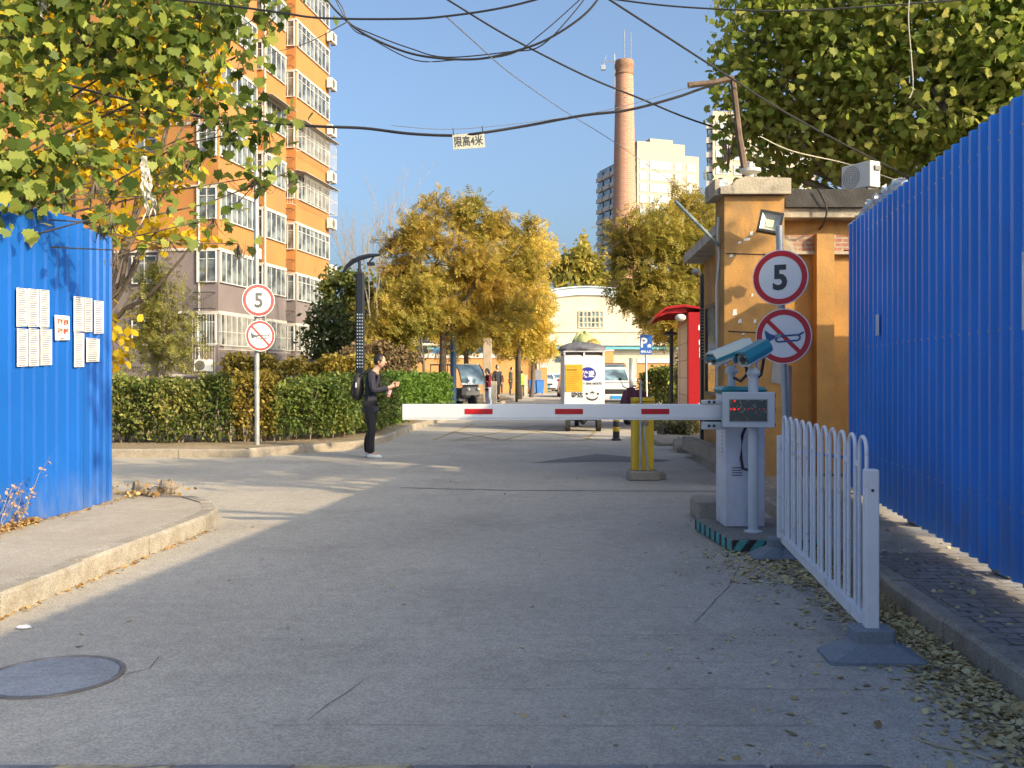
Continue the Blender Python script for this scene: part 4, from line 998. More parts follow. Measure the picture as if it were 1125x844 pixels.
def camera_box(parent_label, c_front, c_back, w, h, two_tone=False):
    a, c = Vector(c_front), Vector(c_back); dr = (a-c).normalized(); L = (a-c).length
    sidev = dr.cross(Vector((0, 0, 1))).normalized(); upv = sidev.cross(dr).normalized()
    M = Matrix(((sidev.x, dr.x, upv.x, c.x), (sidev.y, dr.y, upv.y, c.y), (sidev.z, dr.z, upv.z, c.z), (0, 0, 0, 1)))
    t = thing('cctv_camera', parent_label, 'camera', c, 0, 'teal cameras over the barrier')
    def hexring(y, s, drop=0): return [(-.5*w*s, y, -.35*h*s), (-.32*w*s, y, -.5*h*s), (.32*w*s, y, -.5*h*s), (.5*w*s, y, -.35*h*s), (.5*w*s, y, .1*h*s), (.3*w*s, y, .46*h*s), (-.3*w*s, y, .46*h*s), (-.5*w*s, y, .1*h*s)]
    b = MB(); r0, r1 = hexring(.02, .9), hexring(L-.025, .9); b.add(r0+r1, [tuple(range(8)), tuple(range(15, 7, -1))]+[(i, 8+i, 8+(i+1) % 8, (i+1) % 8) for i in range(8)], M); b.build('body', pm('camera_white', (.66, .67, .66), .45), t)
    # sunshield: top and side plates standing proud
    b = MB(); prof = [(-.53*w, -.12*h), (-.53*w, .12*h), (-.32*w, .54*h), (.32*w, .54*h), (.53*w, .12*h), (.53*w, -.12*h)]; prin = [(x*.94, z-.012) for x, z in prof]
    n = 6; vs = [(x, 0, z) for x, z in prof]+[(x, L+.02, z) for x, z in prof]+[(x, 0, z) for x, z in prin]+[(x, L+.02, z) for x, z in prin]; fs = []
    for i in range(n-1): fs += [(i, i+1, n+i+1, n+i), (2*n+i+1, 2*n+i, 3*n+i, 3*n+i+1), (i+1, i, 2*n+i, 2*n+i+1), (n+i, n+i+1, 3*n+i+1, 3*n+i)]
    fs += [(0, n, 3*n, 2*n), (n-1, 2*n+n-1, 3*n+n-1, 2*n-1)]
    b.add(vs, fs, M); b.build('sunshield', pm('pale_green_shield', (.42, .5, .47), .4) if two_tone else tealm, t)
    if two_tone:
        b = MB()
        for s_ in (-1, 1): b.box((s_*.545*w-.002, 0, -.11*h), (s_*.545*w+.002, L+.02, .13*h), M)
        b.box((-.5*w, L+.0205, .1*h), (.5*w, L+.024, .3*h), M); b.build('teal_edge', tealm, t)
    b = MB(); b.box((-.27*w, L-.024, -.3*h), (.27*w, L-.012, .3*h), M); f_ = b.build('window', glassmat('lens_glass', (.02, .02, .02)), t)
    b = MB(); q = [M @ Vector((.0, L-.011, 0)), M @ Vector((0, L-.004, 0))]; b.tube(q, .022, 14); b.build('lens', bk_, t)
    b = MB()
    for dx, dz in ((-.2, .22), (.2, .22), (-.2, -.2), (.2, -.2)): q = [M @ Vector((dx*w, L-.0115, dz*h)), M @ Vector((dx*w, L-.006, dz*h))]; b.tube(q, .009, 8)
    b.build('lamp_spot', pm('led_yellow', (.5, .5, .35), .3), t)
    return t, M
ply = lambda x, y, Y: P(x, y, Y)
t1, M1 = camera_box('teal and white camera on the front post, its lens facing the road', P(815.5, 396, 8.05), P(840.5, 382, 8.28), .14, .14)
t2, M2 = camera_box('teal-edged white camera on the rear post, pointing away to the left', P(783, 396, 8.3), P(822, 380, 8.5), .14, .13, True)
def stand(x, Y, ztop, zbase, r, label):
    t = thing('camera_post', label, 'post', (x, Y, zbase), 0, 'white camera posts'); b = MB(); b.tube([(x, Y, zbase), (x, Y, ztop)], r, 16); b.build('tube', mgrey, t, smooth=True)
    b = MB(); b.lathe([(.055, ztop-.02), (.06, ztop), (.045, ztop+.03), (.03, ztop+.05)], (x, Y, 0), 12); b.box((x-.05, Y-.03, ztop+.05), (x-.04, Y+.03, ztop+.09)); b.box((x+.03, Y-.03, ztop+.05), (x+.04, Y+.03, ztop+.09)); b.build('bracket', mgrey, t)
    return t
s1 = stand(X(827.5, 8.2), 8.2, zat(410, 8.2), .11, .043, 'white steel post in front of the cabinet carrying the front camera')
b = MB(); b.lathe([(.08, .11), (.08, .118), (.045, .125)], (X(827.5, 8.2), 8.2, 0), 14); b.build('base_flange', mgrey, s1)
s2 = stand(X(803.5, 8.6), 8.6, zat(408, 8.6), 1.341, .033, 'short white post on the cabinet lid carrying the rear camera')
b = MB(); b.tube([M1 @ Vector((.0, .03, -.06)), P(838, 402, 8.3), P(836, 412, 8.27), P(830, 417, 8.25)], .013, 8); b.tube([P(819, 399, 8.2), P(821, 411, 8.3), P(814, 419, 8.4), P(806, 415, 8.45)], .013, 8); b.build('cable', bk_, s1, smooth=True)
# display
Yd = 8.09; t = thing('display_screen', 'grey roadside display box with dark glass and red dots fixed on the front camera post', 'display', (X(824, Yd), Yd, 1.0))
z0, z1 = zat(470, Yd), zat(431, Yd)
MD = RZ(R(-6), (X(823, Yd), Yd, 0)); w2 = X(851, Yd)-X(795, Yd)
b = MB(); b.box((-w2/2, 0, z0), (w2/2, .09, z1), MD, bev=.006); b.build('housing', mgrey, t)
b = MB()
for zz in (.08, .5, .9): b.tube([MD @ Vector((w2/2+.001, .06, z0+(z1-z0)*zz)), MD @ Vector((w2/2+.014, .06, z0+(z1-z0)*zz))], .014, 8)
b.build('knob', bk_, t)
m, T_, N, L, bb = nodes_of('dark_display')
tc = N.new('ShaderNodeTexCoord'); n = N.new('ShaderNodeTexNoise'); n.inputs['Scale'].default_value = 22; n.inputs['Detail'].default_value = 4; n.inputs['Distortion'].default_value = 2; L.new(tc.outputs['Object'], n.inputs['Vector'])
cr = N.new('ShaderNodeValToRGB'); cr.color_ramp.elements[0].position = .55; cr.color_ramp.elements[0].color = (.075, .085, .075, 1); cr.color_ramp.elements[1].position = .7; cr.color_ramp.elements[1].color = (.3, .29, .2, 1)
L.new(n.outputs['Fac'], cr.inputs[0]); L.new(cr.outputs[0], bb.inputs['Base Color']); bb.inputs['Roughness'].default_value = .12
sx0, sx1, sz0, sz1 = -w2/2+.055, w2/2-.075, z0+.055, z1-.065
sx1 = -w2/2+.36
b = MB(); b.box((sx0, -.004, sz0), (sx1, -.001, sz1), MD); sc = b.build('screen', m, t)
b = MB(); b.box((sx0-.008, -.003, sz0-.008), (sx1+.008, -.0005, sz1+.008), MD); b.build('bezel', pm('bezel_grey', (.3, .31, .3), .5), sc)
rd = pm('red_led', (.6, .02, .02), .4); bb = rd.node_tree.nodes['Principled BSDF']; bb.inputs['Emission Color'].default_value = (1, .02, .01, 1); bb.inputs['Emission Strength'].default_value = .5
b = MB()
for fx, fz, r_ in ((.13, .95, .008), (.03, .56, .007), (.12, .56, .011), (.23, .56, .006), (.42, .58, .003), (.5, .58, .003), (.6, .58, .003), (.8, .57, .003), (.92, .57, .003)):
    p = MD @ Vector((sx0+(sx1-sx0)*fx, -.0055, sz0+(sz1-sz0)*fz)); b.add([p+Vector((r_*math.cos(a*.785), 0, r_*math.sin(a*.785))) for a in range(8)], [tuple(range(8))])
b.build('led_dot', rd, sc)
# concrete block behind the island
b = MB(); b.box((1.83, 9.5, 0), (2.25, 9.95, .2), bev=.02); tag(b.build('concrete_block', kerbstone), 'rough concrete block on the road behind the barrier island', 'block')

# ================================================================== WHITE HOOP FENCE
wpaint = pm('white_fence_paint', (.72, .73, .74), .45, var=.06, scale=3, col2=(.38, .24, .14), thr=(.6, .74), s2=9)
An = Vector((1.83, 4.92, 0)); Af = Vector((2.13, 7.62, 0)); u = (Af-An).normalized(); L_ = (Af-An).length; ang = math.atan2(u.y, u.x)
t = thing('hoop_railing', 'white steel hoop-top railing panel standing along the kerb at right', 'railing', An); MF = RZ(ang, An)
for s, nm in ((0, 'near'), (L_, 'far')):
    b = MB(); b.box((s-.034, -.034, .10), (s+.034, .034, .965), MF, bev=.005); pz = b.build('post', wpaint, t)
    b = MB(); b.tube([MF @ Vector((s-.0345, -.0, .86)), MF @ Vector((s-.0375, 0, .86))], .008, 8); b.tube([MF @ Vector((s, -.035, .86)), MF @ Vector((s, -.037, .86))], .008, 8); b.build('bolt_hole', bk_, pz)
b = MB(); b.box((.034, -.02, .135), (L_-.034, .02, .195), MF); b.build('bottom_rail', wpaint, t)
NB = 11; pit = (L_-.068)/NB
for i in range(NB):
    s0 = .034+pit*(i+.22); s1 = s0+pit*.56 if False else s0+pit*.62; r = (s1-s0)/2; cz = 1.09-r*.6
    pts = [(s0, 0, .195)]+[((s0+s1)/2-r*math.cos(a), 0, cz+r*1.0*math.sin(a)) for a in [k*math.pi/10 for k in range(11)]]+[(s1, 0, .195)]
    b = MB(); b.tube([MF @ Vector(p) for p in pts], .0105, 8)
    if i < NB-1: b.box((s1, -.006, .955), (s1+pit*.38, .006, .985), MF)
    b.build('hoop', wpaint, t, smooth=True)
rubb = groundmat('grey_rubber_base', (.19, .22, .25), fine=.12, big=.12, bump=.2, rough=.7)
for s, lab in ((0, 'grey pyramid foot under the near end of the white hoop railing'), (L_, 'grey pyramid foot under the far end of the white hoop railing')):
    c = MF @ Vector((s, 0, 0)); M = RZ(R(-3), c); b = MB()
    prof = [(.24, .14, 0), (.24, .14, .018), (.115, .085, .085), (.105, .08, .095), (.105, .08, .155), (.095, .07, .162)]
    vs = []; fs = []
    for a_, c_, z in prof: vs += [(-a_+.02, -c_, z), (a_-.02, -c_, z), (a_, -c_+.02, z), (a_, c_-.02, z), (a_-.02, c_, z), (-a_+.02, c_, z), (-a_, c_-.02, z), (-a_, -c_+.02, z)]
    for i in range(len(prof)-1):
        for k in range(8): fs.append((i*8+k, i*8+(k+1) % 8, (i+1)*8+(k+1) % 8, (i+1)*8+k))
    fs += [tuple(range(7, -1, -1)), tuple(range(40, 48))]; b.add(vs, fs, M)
    tag(b.build('railing_foot', rubb), lab, 'railing base', 'railing feet')

# yellow stop post on its block
ypaint = pm('chipped_yellow', (.62, .40, .03), .6, var=.08, scale=3, col2=(.2, .13, .07), thr=(.68, .74), s2=3.5)
Y = 13.2; t = thing('yellow_arm_rest', 'yellow steel rest post with two grey rods on a concrete block behind the boom', 'post', (X(706, Y), Y, 0))
b = MB(); b.box((X(690, Y), Y-.12, 0), (X(724, Y), Y+.2, .13), bev=.015); b.box((X(724, Y)+.01, Y, 0), (X(732, Y), Y+.25, .09), bev=.01); b.build('base_block', kerbstone, t)
b = MB(); b.box((X(694.5, Y), Y, .13), (X(718.5, Y), Y+.16, zat(441, Y)), bev=.008); b.build('column', ypaint, t)
b = MB(); b.box((X(694.5, Y), Y-.03, zat(441, Y)+.002), (X(719, Y), Y+.18, zat(437, Y))); b.build('top_plate', ypaint, t)
b = MB(); b.tube([P(704, 418, Y-.05), P(703.5, 517, Y-.05)], .018, 8); b.tube([P(707.5, 468, Y-.08), P(712, 517, Y-.08)], .016, 8); b.build('rod', pole_m, t)
b = MB(); b.lathe([(.04, 0), (.045, .05), (.02, .08)], P(709, 468, Y-.06), 8); b.build('rod_joint', pm('rusty_steel', (.25, .2, .15), .7, .3), t)
# bollard
c = G(677, 484); t = thing('bollard', 'short black and yellow banded bollard behind the boom', 'bollard', c)
b = MB(); b.lathe([(.11, 0), (.11, .03), (.075, .05), (.07, .7), (.05, .74)], c, 16); b.build('tube', bk_, t, smooth=True)
b = MB()
for z in (.2, .42, .62): b.lathe([(.074, z), (.0745, z+.1)], c, 16)
b.build('reflective_band', ypaint, t)

# ================================================================== LAMP MASTS WITH DOTTED PANELS
mast = pm('charcoal_mast', (.03, .035, .045), .5, .2); dotm = pm('pale_dots', (.6, .65, .68), .5)
def dotted(c, w, zb, zt_, cols, rows, parent):
    b = MB()
    for i in range(cols):
        for j in range(rows):
            x = c[0]-w/2+w*(i+.5)/cols; z = zb+(zt_-zb)*(j+.5)/rows; r = min(w/cols, (zt_-zb)/rows)*.27
            b.add([(x-r, c[1], z-r), (x+r, c[1], z-r), (x+r, c[1], z+r), (x-r, c[1], z+r)], [(0, 1, 2, 3)])
    return b.build('light_dots', dotm, parent)
Y = 22.6; x = X(396, Y); t = thing('street_lamp', 'charcoal street lamp with dotted panel and curved wing arms above the left hedge', 'street lamp', (x, Y, .14))
b = MB(); b.box((x-.1, Y-.08, .14), (x+.09, Y+.08, zat(300, Y)+.0), bev=.03); b.build('mast', mast, t)
dotted((x, Y-.084), .17, zat(405, Y), zat(344, Y), 3, 17, t)
b = MB(); b.tube([(x-.03, Y, zat(309, Y)), (x-.02, Y, zat(286, Y))], .035, 8); b.build('neck', mast, t)
b = MB(); pts = [P(377, 300, Y), P(381, 293, Y), P(388, 287, Y), P(396, 283.5, Y), P(406, 281, Y), P(417, 280, Y)]; b.tube(pts, [.03, .05, .06, .06, .05, .03], 8); b.build('wing_arm', mast, t, smooth=True)
b = MB(); b.box(P(403, 291, Y-.1), P(412, 289, Y+.1)); b.tube([P(404, 290, Y), P(411, 282, Y)], .02, 6); b.build('lamp_head', mast, t)
Y = 18.3; x = X(773.3, Y); t = thing('lamp_mast', 'charcoal square mast with dotted panel and small camera at the guard house corner', 'lamp mast', (x, Y, .14))
b = MB(); b.box((x-.068, Y-.06, .14), (x+.068, Y+.06, zat(302, Y)), bev=.01); b.build('mast', mast, t)
dotted((x, Y-.064), .12, zat(396, Y), zat(338, Y), 4, 17, t)
b = MB(); b.tube([P(770, 303, Y), P(768, 297, Y), P(764, 296, Y)], .02, 6); b.ell(P(763.5, 298.5, Y), (.07, .07, .06), 10, 8); b.build('dome_camera', pm('grey_plastic', (.3, .3, .3), .5), t)

# ================================================================== RED PARCEL LOCKERS
lred = pm('locker_red', (.34, .008, .014), .4, var=.06, scale=2)
P0 = Vector((4.42, 24.2, 0)); du = Vector((.1, .995, 0)).normalized(); dn = Vector((.995, -.1, 0)).normalized(); Ll = 3.6; Dp = .62
t = thing('parcel_locker', 'red parcel locker bank with curved awning beside the street', 'parcel locker', P0)
MLk = Matrix(((dn.x, du.x, 0, P0.x), (dn.y, du.y, 0, P0.y), (0, 0, 1, 0), (0, 0, 0, 1)))
b = MB(); b.box((.0, .0, .35), (Dp+.3, Ll, 3.0), MLk, bev=.01); b.build('cabinet', lred, t)
b = MB(); b.box((-.12, -.1, .142), (Dp+.2, Ll+.1, .345), MLk); b.build('plinth', lred, t)
doors = brickmat('locker_door_grid', (.55, .37, .3), (.5, .33, .27), (.22, .05, .05), .45, .26, .012, 'YZ', off=0., bump=.3, rough=.4)
b = MB(); b.box((-.012, .08, .45), (-.002, Ll-.08, 2.75), MLk); b.build('locker_door', doors, t)['kind'] = 'stuff'
b = MB(); pr = [(Dp+.3, 3.02), (.35, 3.12), (-.1, 3.2), (-.55, 3.14), (-.85, 2.9), (-.83, 2.87), (-.55, 3.08), (-.1, 3.14), (.35, 3.07), (Dp+.3, 3.004)]
b.slab([MLk @ Vector((x_, -.02, z)) for x_, z in pr][::-1], du*(Ll+.04)); aw = b.build('awning', lred, t)
b = MB()
for k in range(7): b.slab([MLk @ Vector((x_, .1+k*.55, z)) for x_, z in ((.0, 3.0), (-.1, 3.13), (-.55, 3.07), (-.8, 2.87), (-.5, 2.98))][::-1], du*.05)
b.build('awning_rib', lred, aw)
b = MB()
for y0, s_ in ((.95, .13), (1.3, .11), (1.55, .1)): 
    pass
for zc, w_ in ((2.62, .22), (2.25, .2), (2.07, .18), (1.93, .18)):
    b.slab([MLk @ Vector((x_, -.004, z)) for x_, z in ((.36-w_/2, zc-.07), (.36+w_/2, zc-.07), (.36+w_/2, zc+.05), (.36, zc+.09), (.36-w_/2, zc+.05))], du*-.003)
b.tube([MLk @ Vector((.36+.13*math.cos(a), -.006, .62+.13*math.sin(a))) for a in [k*math.pi/10 for k in range(21)]], .01, 4)
b.build('white_emblem', white, t)
b = MB(); b.ell(MLk @ Vector((-.2, -.1, 2.86)), (.14, .12, .09), 10, 8); b.build('dome_lamp', MATS['off_white_plastic'], t, smooth=True)
Y = 25; 
b = MB(); x = X(737.5, Y); b.tube([(x, Y, .14), (x, Y, zat(366, Y))], .045, 8); b.tube([(x+.1, Y+.6, .14), (x+.1, Y+.6, zat(360, Y))], .05, 8); b.lathe([(.05, 0), (.2, .03), (.19, .06), (.05, .12)], (x-.02, Y, zat(369, Y)), 12)
tag(b.build('path_lamp', mast, smooth=True), 'slim dark path lamp with flat round head just left of the red lockers', 'lamp')

# broken slabs and weeds by the lockers
b = MB()
for (px, py, w, d_, z, rz) in ((722, 489, 1.0, 1.1, .12, 8), (747, 497, .9, 1.0, .16, -6), (757, 482, 1.2, .9, .14, 12), (735, 476, .8, .9, .1, 20)):
    g_ = G(px, py); M = Matrix.Translation(g_+Vector((.4, .3, 0))) @ Matrix.Rotation(R(rz), 4, 'Z') @ Matrix.Rotation(R(5), 4, 'X'); b.box((-w/2, -d_/2, -.05), (w/2, d_/2, z), M, bev=.03)
tag(b.build('broken_slabs', kerbstone), 'heap of tilted broken paving slabs at the kerb below the red lockers', 'paving slabs')
b = MB(); b.tube([(3.35, 12.2, .5), (3.9, 11.6, .46), (4.3, 11.0, .44)], .02, 6); tag(b.build('blue_hose', pm('hose_blue', (.01, .08, .4), .4)), 'thin blue hose hanging low between the guard house and the blue fence', 'hose')

# ================================================================== WIRES
cab = pm('wire_black', (.015, .015, .018), .5); cab2 = pm('wire_grey', (.12, .13, .15), .5); cabw = pm('wire_pale', (.45, .42, .35), .6)
def wire(pts, r, label, m=cab):
    """pts: (px,py,Y) run smoothly through"""
    Q = [P(*p) for p in pts]; out = []
    for i in range(len(Q)-1):
        p0 = Q[max(i-1, 0)]; p1 = Q[i]; p2 = Q[i+1]; p3 = Q[min(i+2, len(Q)-1)]
        for k in range(6):
            s = k/6; out.append(.5*((2*p1)+(p2-p0)*s+(2*p0-5*p1+4*p2-p3)*s*s+(3*p1-p0-3*p2+p3)*s**3))
    out.append(Q[-1]); b = MB(); b.tube(out, r*.85, 6)
    return tag(b.build('overhead_wire', m, smooth=True), label, 'wire', 'overhead wires')
wire([(-60, 60, 12), (190, 122, 12.3), (248, 130, 12.3), (300, 135, 12.4), (350, 139, 12.4), (400, 141, 12.5), (450, 147, 12.5), (500, 149, 12.6), (530, 146, 12.6), (580, 138, 12.8), (640, 127, 12.9), (690, 121, 13), (740, 108, 13.1), (772, 97, 13.2), (803, 87, 13.2)], .023, 'thick black wire from which the height limit plate hangs')
wire([(-40, -25, 9), (150, -4, 9), (240, 5, 9), (308, 14, 9), (354, 20, 9), (439, 21, 9), (490, 18, 9), (560, 7, 9), (640, -15, 9)], .012, 'black wire crossing the top of the orange apartment block')
wire([(330, -40, 14), (359, 0, 14), (382, 24, 14), (405, 40, 14), (445, 57, 14), (482, 64, 14), (524, 65, 14), (560, 58, 14), (600, 44, 14), (640, 18, 14), (662, -8, 14), (680, -40, 14)], .02, 'black wire sagging deepest between the top left and top centre')
wire([(332, -40, 14.1), (372, 2, 14.1), (384, 25, 14.1), (410, 38, 14.1), (450, 53, 14.1), (490, 63, 14.1), (560, 57, 14.1), (595, 50, 14.1), (632, 12, 14.1), (655, -20, 14.1)], .011, 'thin wire wound loosely round the deepest sagging wire', cab)
wire([(350, -40, 13.8), (383, 26, 13.8), (407, 42, 13.8), (455, 66, 13.8), (500, 66, 13.8), (560, 60, 13.8), (596, 36, 13.8), (640, -3, 13.8)], .010, 'thinnest strand below the deepest sagging wire', cab)
wire([(440, -32, 15), (492, 0, 15), (560, 41, 15), (640, 82, 15.5), (700, 107, 16), (782, 139, 17), (930, 180, 19), (1000, 190, 20)], .018, 'black wire passing in front of the chimney from upper left to the big right tree')
wire([(600, -45, 12), (670, 0, 12), (735, 42, 12.5), (800, 84, 13), (860, 122, 13.5), (930, 160, 14), (1010, 200, 14.5)], .016, 'black wire descending to the right past the rusty post')
wire([(600, -12, 13), (680, 0, 13), (740, 7, 13), (810, 11, 13), (870, 12, 13), (960, 7, 13), (1140, -6, 13)], .014, 'nearly level black wire along the top right edge')
wire([(490, 18, 9.1), (520, 45, 11), (560, 80, 13), (620, 122, 16), (676, 157, 20), (760, 215, 24)], .008, 'hair-thin grey wire slanting down towards the chimney', cab2)
wire([(430, 138, 12.4), (500, 142, 12.5), (600, 132, 12.8), (680, 118, 13), (760, 95, 13.1)], .005, 'hair-thin wire running beside the thick height limit wire', cab2)
wire([(380, 25, 14), (330, 50, 22), (290, 60, 35)], .010, 'thin wire running from the sagging wires to the apartment block', cab2)
wire([(835, 150, 13.6), (870, 166, 13.7), (930, 180, 13.8), (990, 200, 13.2)], .009, 'pale wire drooping across the big tree above the guard house', cabw)
wire([(1000, -15, 11), (998, 20, 11), (1001, 60, 11), (1003, 95, 11), (999, 108, 11)], .007, 'pale cord hanging straight down inside the big right tree', cabw)
wire([(252, 224, 17.9), (262, 222, 17.9), (282, 200, 17.9)], .012, 'short wire tied to the top of the left signpost', cab)
wire([(898, 207, 12.6), (908, 228, 12.5), (905, 245, 12.6), (900, 252, 12.9)], .014, 'black cable hanging over the dark roof edge of the guard house', cab)
# height limit plate: 限高4米
Y = 12.58; c = P(515, 155, Y); t = thing('height_limit_sign', 'small grey plate with Chinese height limit of 4 metres hanging on the thick wire', 'road sign', c)
MS = face_cam(c, R(4)) @ Matrix.Rotation(R(5), 4, 'Z'); w_, h_ = 35*Y/F, 16.5*Y/F
b = MB(); b.box((-w_/2, -h_/2, -.006), (w_/2, h_/2, 0), MS); b.build('plate', pm('grey_plate', (.36, .36, .31), .6, var=.15, scale=9, col2=(.35, .24, .12), thr=(.62, .75), s2=9), t)
b = MB(); put_text(b, '限高4米', h_*.72, MS @ Matrix.Translation((0, 0, .002)), .003, width=w_*.9); b.build('lettering', dark5, t)
b = MB(); 
for s in (-.46, .46): b.tube([MS @ Vector((s*w_, h_*.45, -.003)), MS @ Vector((s*w_, h_*.95, -.003))], .006, 5)
b.build('hook', cab, t)

# ================================================================== PEOPLE
def skin(verts, edges, radii, root=0, sub=1):
    me = bpy.data.meshes.new('sk'); me.from_pydata([tuple(v) for v in verts], edges, [])
    o = bpy.data.objects.new('sk', me); COL.objects.link(o)
    m = o.modifiers.new('s', 'SKIN'); m.use_smooth_shade = True
    for i, sv in enumerate(me.skin_vertices[0].data):
        r = radii[i]; sv.radius = (r, r) if not isinstance(r, tuple) else r; sv.use_root = (i == root)
    if sub: q = o.modifiers.new('u', 'SUBSURF'); q.levels = sub; q.render_levels = sub
    dg = bpy.context.evaluated_depsgraph_get(); e_ = o.evaluated_get(dg); m2 = e_.to_mesh()
    v = [tuple(x.co) for x in m2.vertices]; f = [tuple(p.vertices) for p in m2.polygons]
    e_.to_mesh_clear(); bpy.data.objects.remove(o); bpy.data.meshes.remove(me)
    return v, f
skinm = pm('skin', (.5, .28, .2), .55, var=.04); hairm = pm('black_hair', (.015, .012, .012), .5, var=.3, scale=40)
def person(label, loc, rz, h=1.72, top=(.02, .02, .03), legs=(.015, .015, .02), shoe=(.6, .6, .6), arms='down', hunch=.0, stride=.03, hair='short', group=None, lod=False):
    """standing figure facing -Y before turning; arms: 'down', 'phone' (both hands raised before the chest)"""
    t = thing('person', label, 'person', loc, rz, group); s = h/1.75; M = wmat(t) @ Matrix.Scale(s, 4)
    hy = -hunch
    tor = [(0, 0, .93), (0, .0, 1.12), (0, hy*.4+.01, 1.3), (0, hy*.9, 1.45), (0, hy*1.3-.01, 1.52), (0, hy*1.6-.03, 1.58)]
    rt = [(.125, .085), (.12, .08), (.16, .1), (.075, .065), .052, .055]
    V = list(tor); Rr = list(rt); E = [(0, 1), (1, 2), (2, 3), (3, 4), (4, 5)]
    # head
    V += [(0, hy*1.8-.045, 1.65), (0, hy*1.8-.03, 1.715)]; Rr += [(.077, .095), (.06, .075)]; E += [(5, 6), (6, 7)]
    hand = {}
    armv = {}
    for sd in (-1, 1):
        sh = (sd*.165, hy*.8, 1.42)
        if arms == 'phone': el = (sd*.21, hy*.6-.06, 1.15); wr = (sd*.09, hy-.30, 1.22); hd = (sd*.06, hy-.37, 1.25)
        elif arms == 'pocket': el = (sd*.25, hy*.5+.06, 1.15); wr = (sd*.17, -.08, .95); hd = (sd*.15, -.1, .9)
        else: el = (sd*.22, hy*.4+.02, 1.14); wr = (sd*.23, -.05, .9); hd = (sd*.225, -.07, .83)
        k = len(V); V += [sh, el, wr, hd]; Rr += [.055, .045, .03, (.036, .02)]; E += [(3, k), (k, k+1), (k+1, k+2), (k+2, k+3)]
        armv[sd] = (sh, el, wr, hd)
    legv = {}
    for sd in (-1, 1):
        st = stride*sd; hip = (sd*.09, 0, .88); kn = (sd*.095, -.02+st*.5, .48); an = (sd*.095, .02+st, .09); toe = (sd*.1, -.12+st, .035)
        k = len(V); V += [hip, kn, an, toe]; Rr += [.09, .06, .04, (.035, .03)]; E += [(0, k), (k, k+1), (k+1, k+2), (k+2, k+3)]; legv[sd] = (hip, kn, an, toe)
    b = MB(); v, f = skin(V, E, Rr); b.add(v, f, M)
    hc = Vector((0, hy*1.8-.045, 1.65))
    b.ell(hc+Vector((0, 0, .01)), (.075, .095, .115), 14, 10, M)
    if not lod:
        b.ell(hc+Vector((0, -.1, -.01)), (.012, .018, .022), 8, 6, M)
        for sd in (-1, 1): b.ell(hc+Vector((sd*.077, .01, 0)), (.01, .02, .03), 8, 6, M)
        b.ell(hc+Vector((0, -.088, -.055)), (.025, .01, .007), 8, 6, M)
        for sd in (-1, 1):
            wr, hd = Vector(armv[sd][2]), Vector(armv[sd][3]); dr = (hd-wr).normalized(); up = Vector((0, 0, 1)) if arms == 'phone' else Vector((0, -1, 0))
            for i, L in enumerate((.062, .072, .068, .052)):
                o0 = hd+up*(.028-.019*i)+dr*.02; cu = Vector((-sd*1, 0, 0))
                b.tube([o0, o0+dr*L*.5+cu*.005, o0+dr*L*.8+cu*.025, o0+dr*L*.7+cu*.045], [.009, .0085, .008, .006], 6, M=M)
            o0 = wr.lerp(hd, .4)+up*.025; b.tube([o0, o0+up*.03+dr*.02+Vector((-sd*.015, 0, 0)), o0+up*.035+dr*.045+Vector((-sd*.025, 0, 0))], [.011, .010, .007], 6, M=M)
    b.build('body', skinm, t, smooth=True)
    # clothes
    V = [(0, 0, .82)]+[tuple(x) for x in tor[:4]]; Rr = [(.165, .12), (.162, .118), (.155, .11), (.185, .125), (.095, .08)]; E = [(0, 1), (1, 2), (2, 3), (3, 4)]
    for sd in (-1, 1):
        sh, el, wr, hd = armv[sd]; k = len(V); V += [sh, el, tuple(Vector(el).lerp(Vector(wr), .93))]; Rr += [.072, .06, .045]; E += [(4, k), (k, k+1), (k+1, k+2)]
    b = MB(); v, f = skin(V, E, Rr, root=1); b.add(v, f, M); key = 'cloth_%.2f_%.2f_%.2f' % top
    b.build('jacket', pm(key, top, .85, var=.15, scale=12, bump=.3, bscale=30), t, smooth=True)
    V = [(0, 0, 1.04)]; Rr = [(.14, .1)]; E = []
    for sd in (-1, 1):
        hip, kn, an, toe = legv[sd]; k = len(V); V += [hip, kn, (an[0], an[1]+.005, .3), (an[0], an[1], .065)]; Rr += [.105, .08, .075, .078]; E += [(0, k), (k, k+1), (k+1, k+2), (k+2, k+3)]
    b = MB(); v, f = skin(V, E, Rr); b.add(v, f, M); key = 'trousers_%.2f_%.2f_%.2f' % legs
    b.build('trousers', pm(key, legs, .85, var=.15, scale=12, bump=.3, bscale=25), t, smooth=True)
    for sd in (-1, 1):
        hip, kn, an, toe = legv[sd]; b = MB(); x = an[0]; y = an[1]
        prof = [(.035, .04, 0), (.045, .05, .015), (.043, .048, .045), (.03, .03, .09)]
        b.tube([(x, y+.05, .03), (x, y, .045), (x, y-.08, .035), (x, y-.15, .028), (x, y-.19, .022)], [.033, .045, .043, .038, .02], 10, M=M); b.build('shoe', pm('shoe_%.2f' % shoe[0], shoe, .6), t, smooth=True)
    b = MB(); b.ell(hc+Vector((0, .018, .03)), (.088, .1, .108), 16, 10, M, jit=.03)
    if hair == 'long': b.tube([hc+Vector((0, .06, .04)), hc+Vector((0, .09, -.08)), hc+Vector((0, .09, -.2))], [.08, .075, .03], 10, M=M)
    hb = b
    # clear the face: keep hair behind and above the forehead line
    pts = hb.v; inv = M.inverted()
    nv = []
    for p in pts:
        q = inv @ Vector(p) - hc
        if q.y < -.055 and q.z < .055: q.y = -.035; q.x *= .82
        nv.append(tuple(M @ (q+hc)))
    hb.v = nv; hb.build('hair', hairm, t, smooth=True)
    return t
Yp = 16.7; px_ = X(407, Yp)
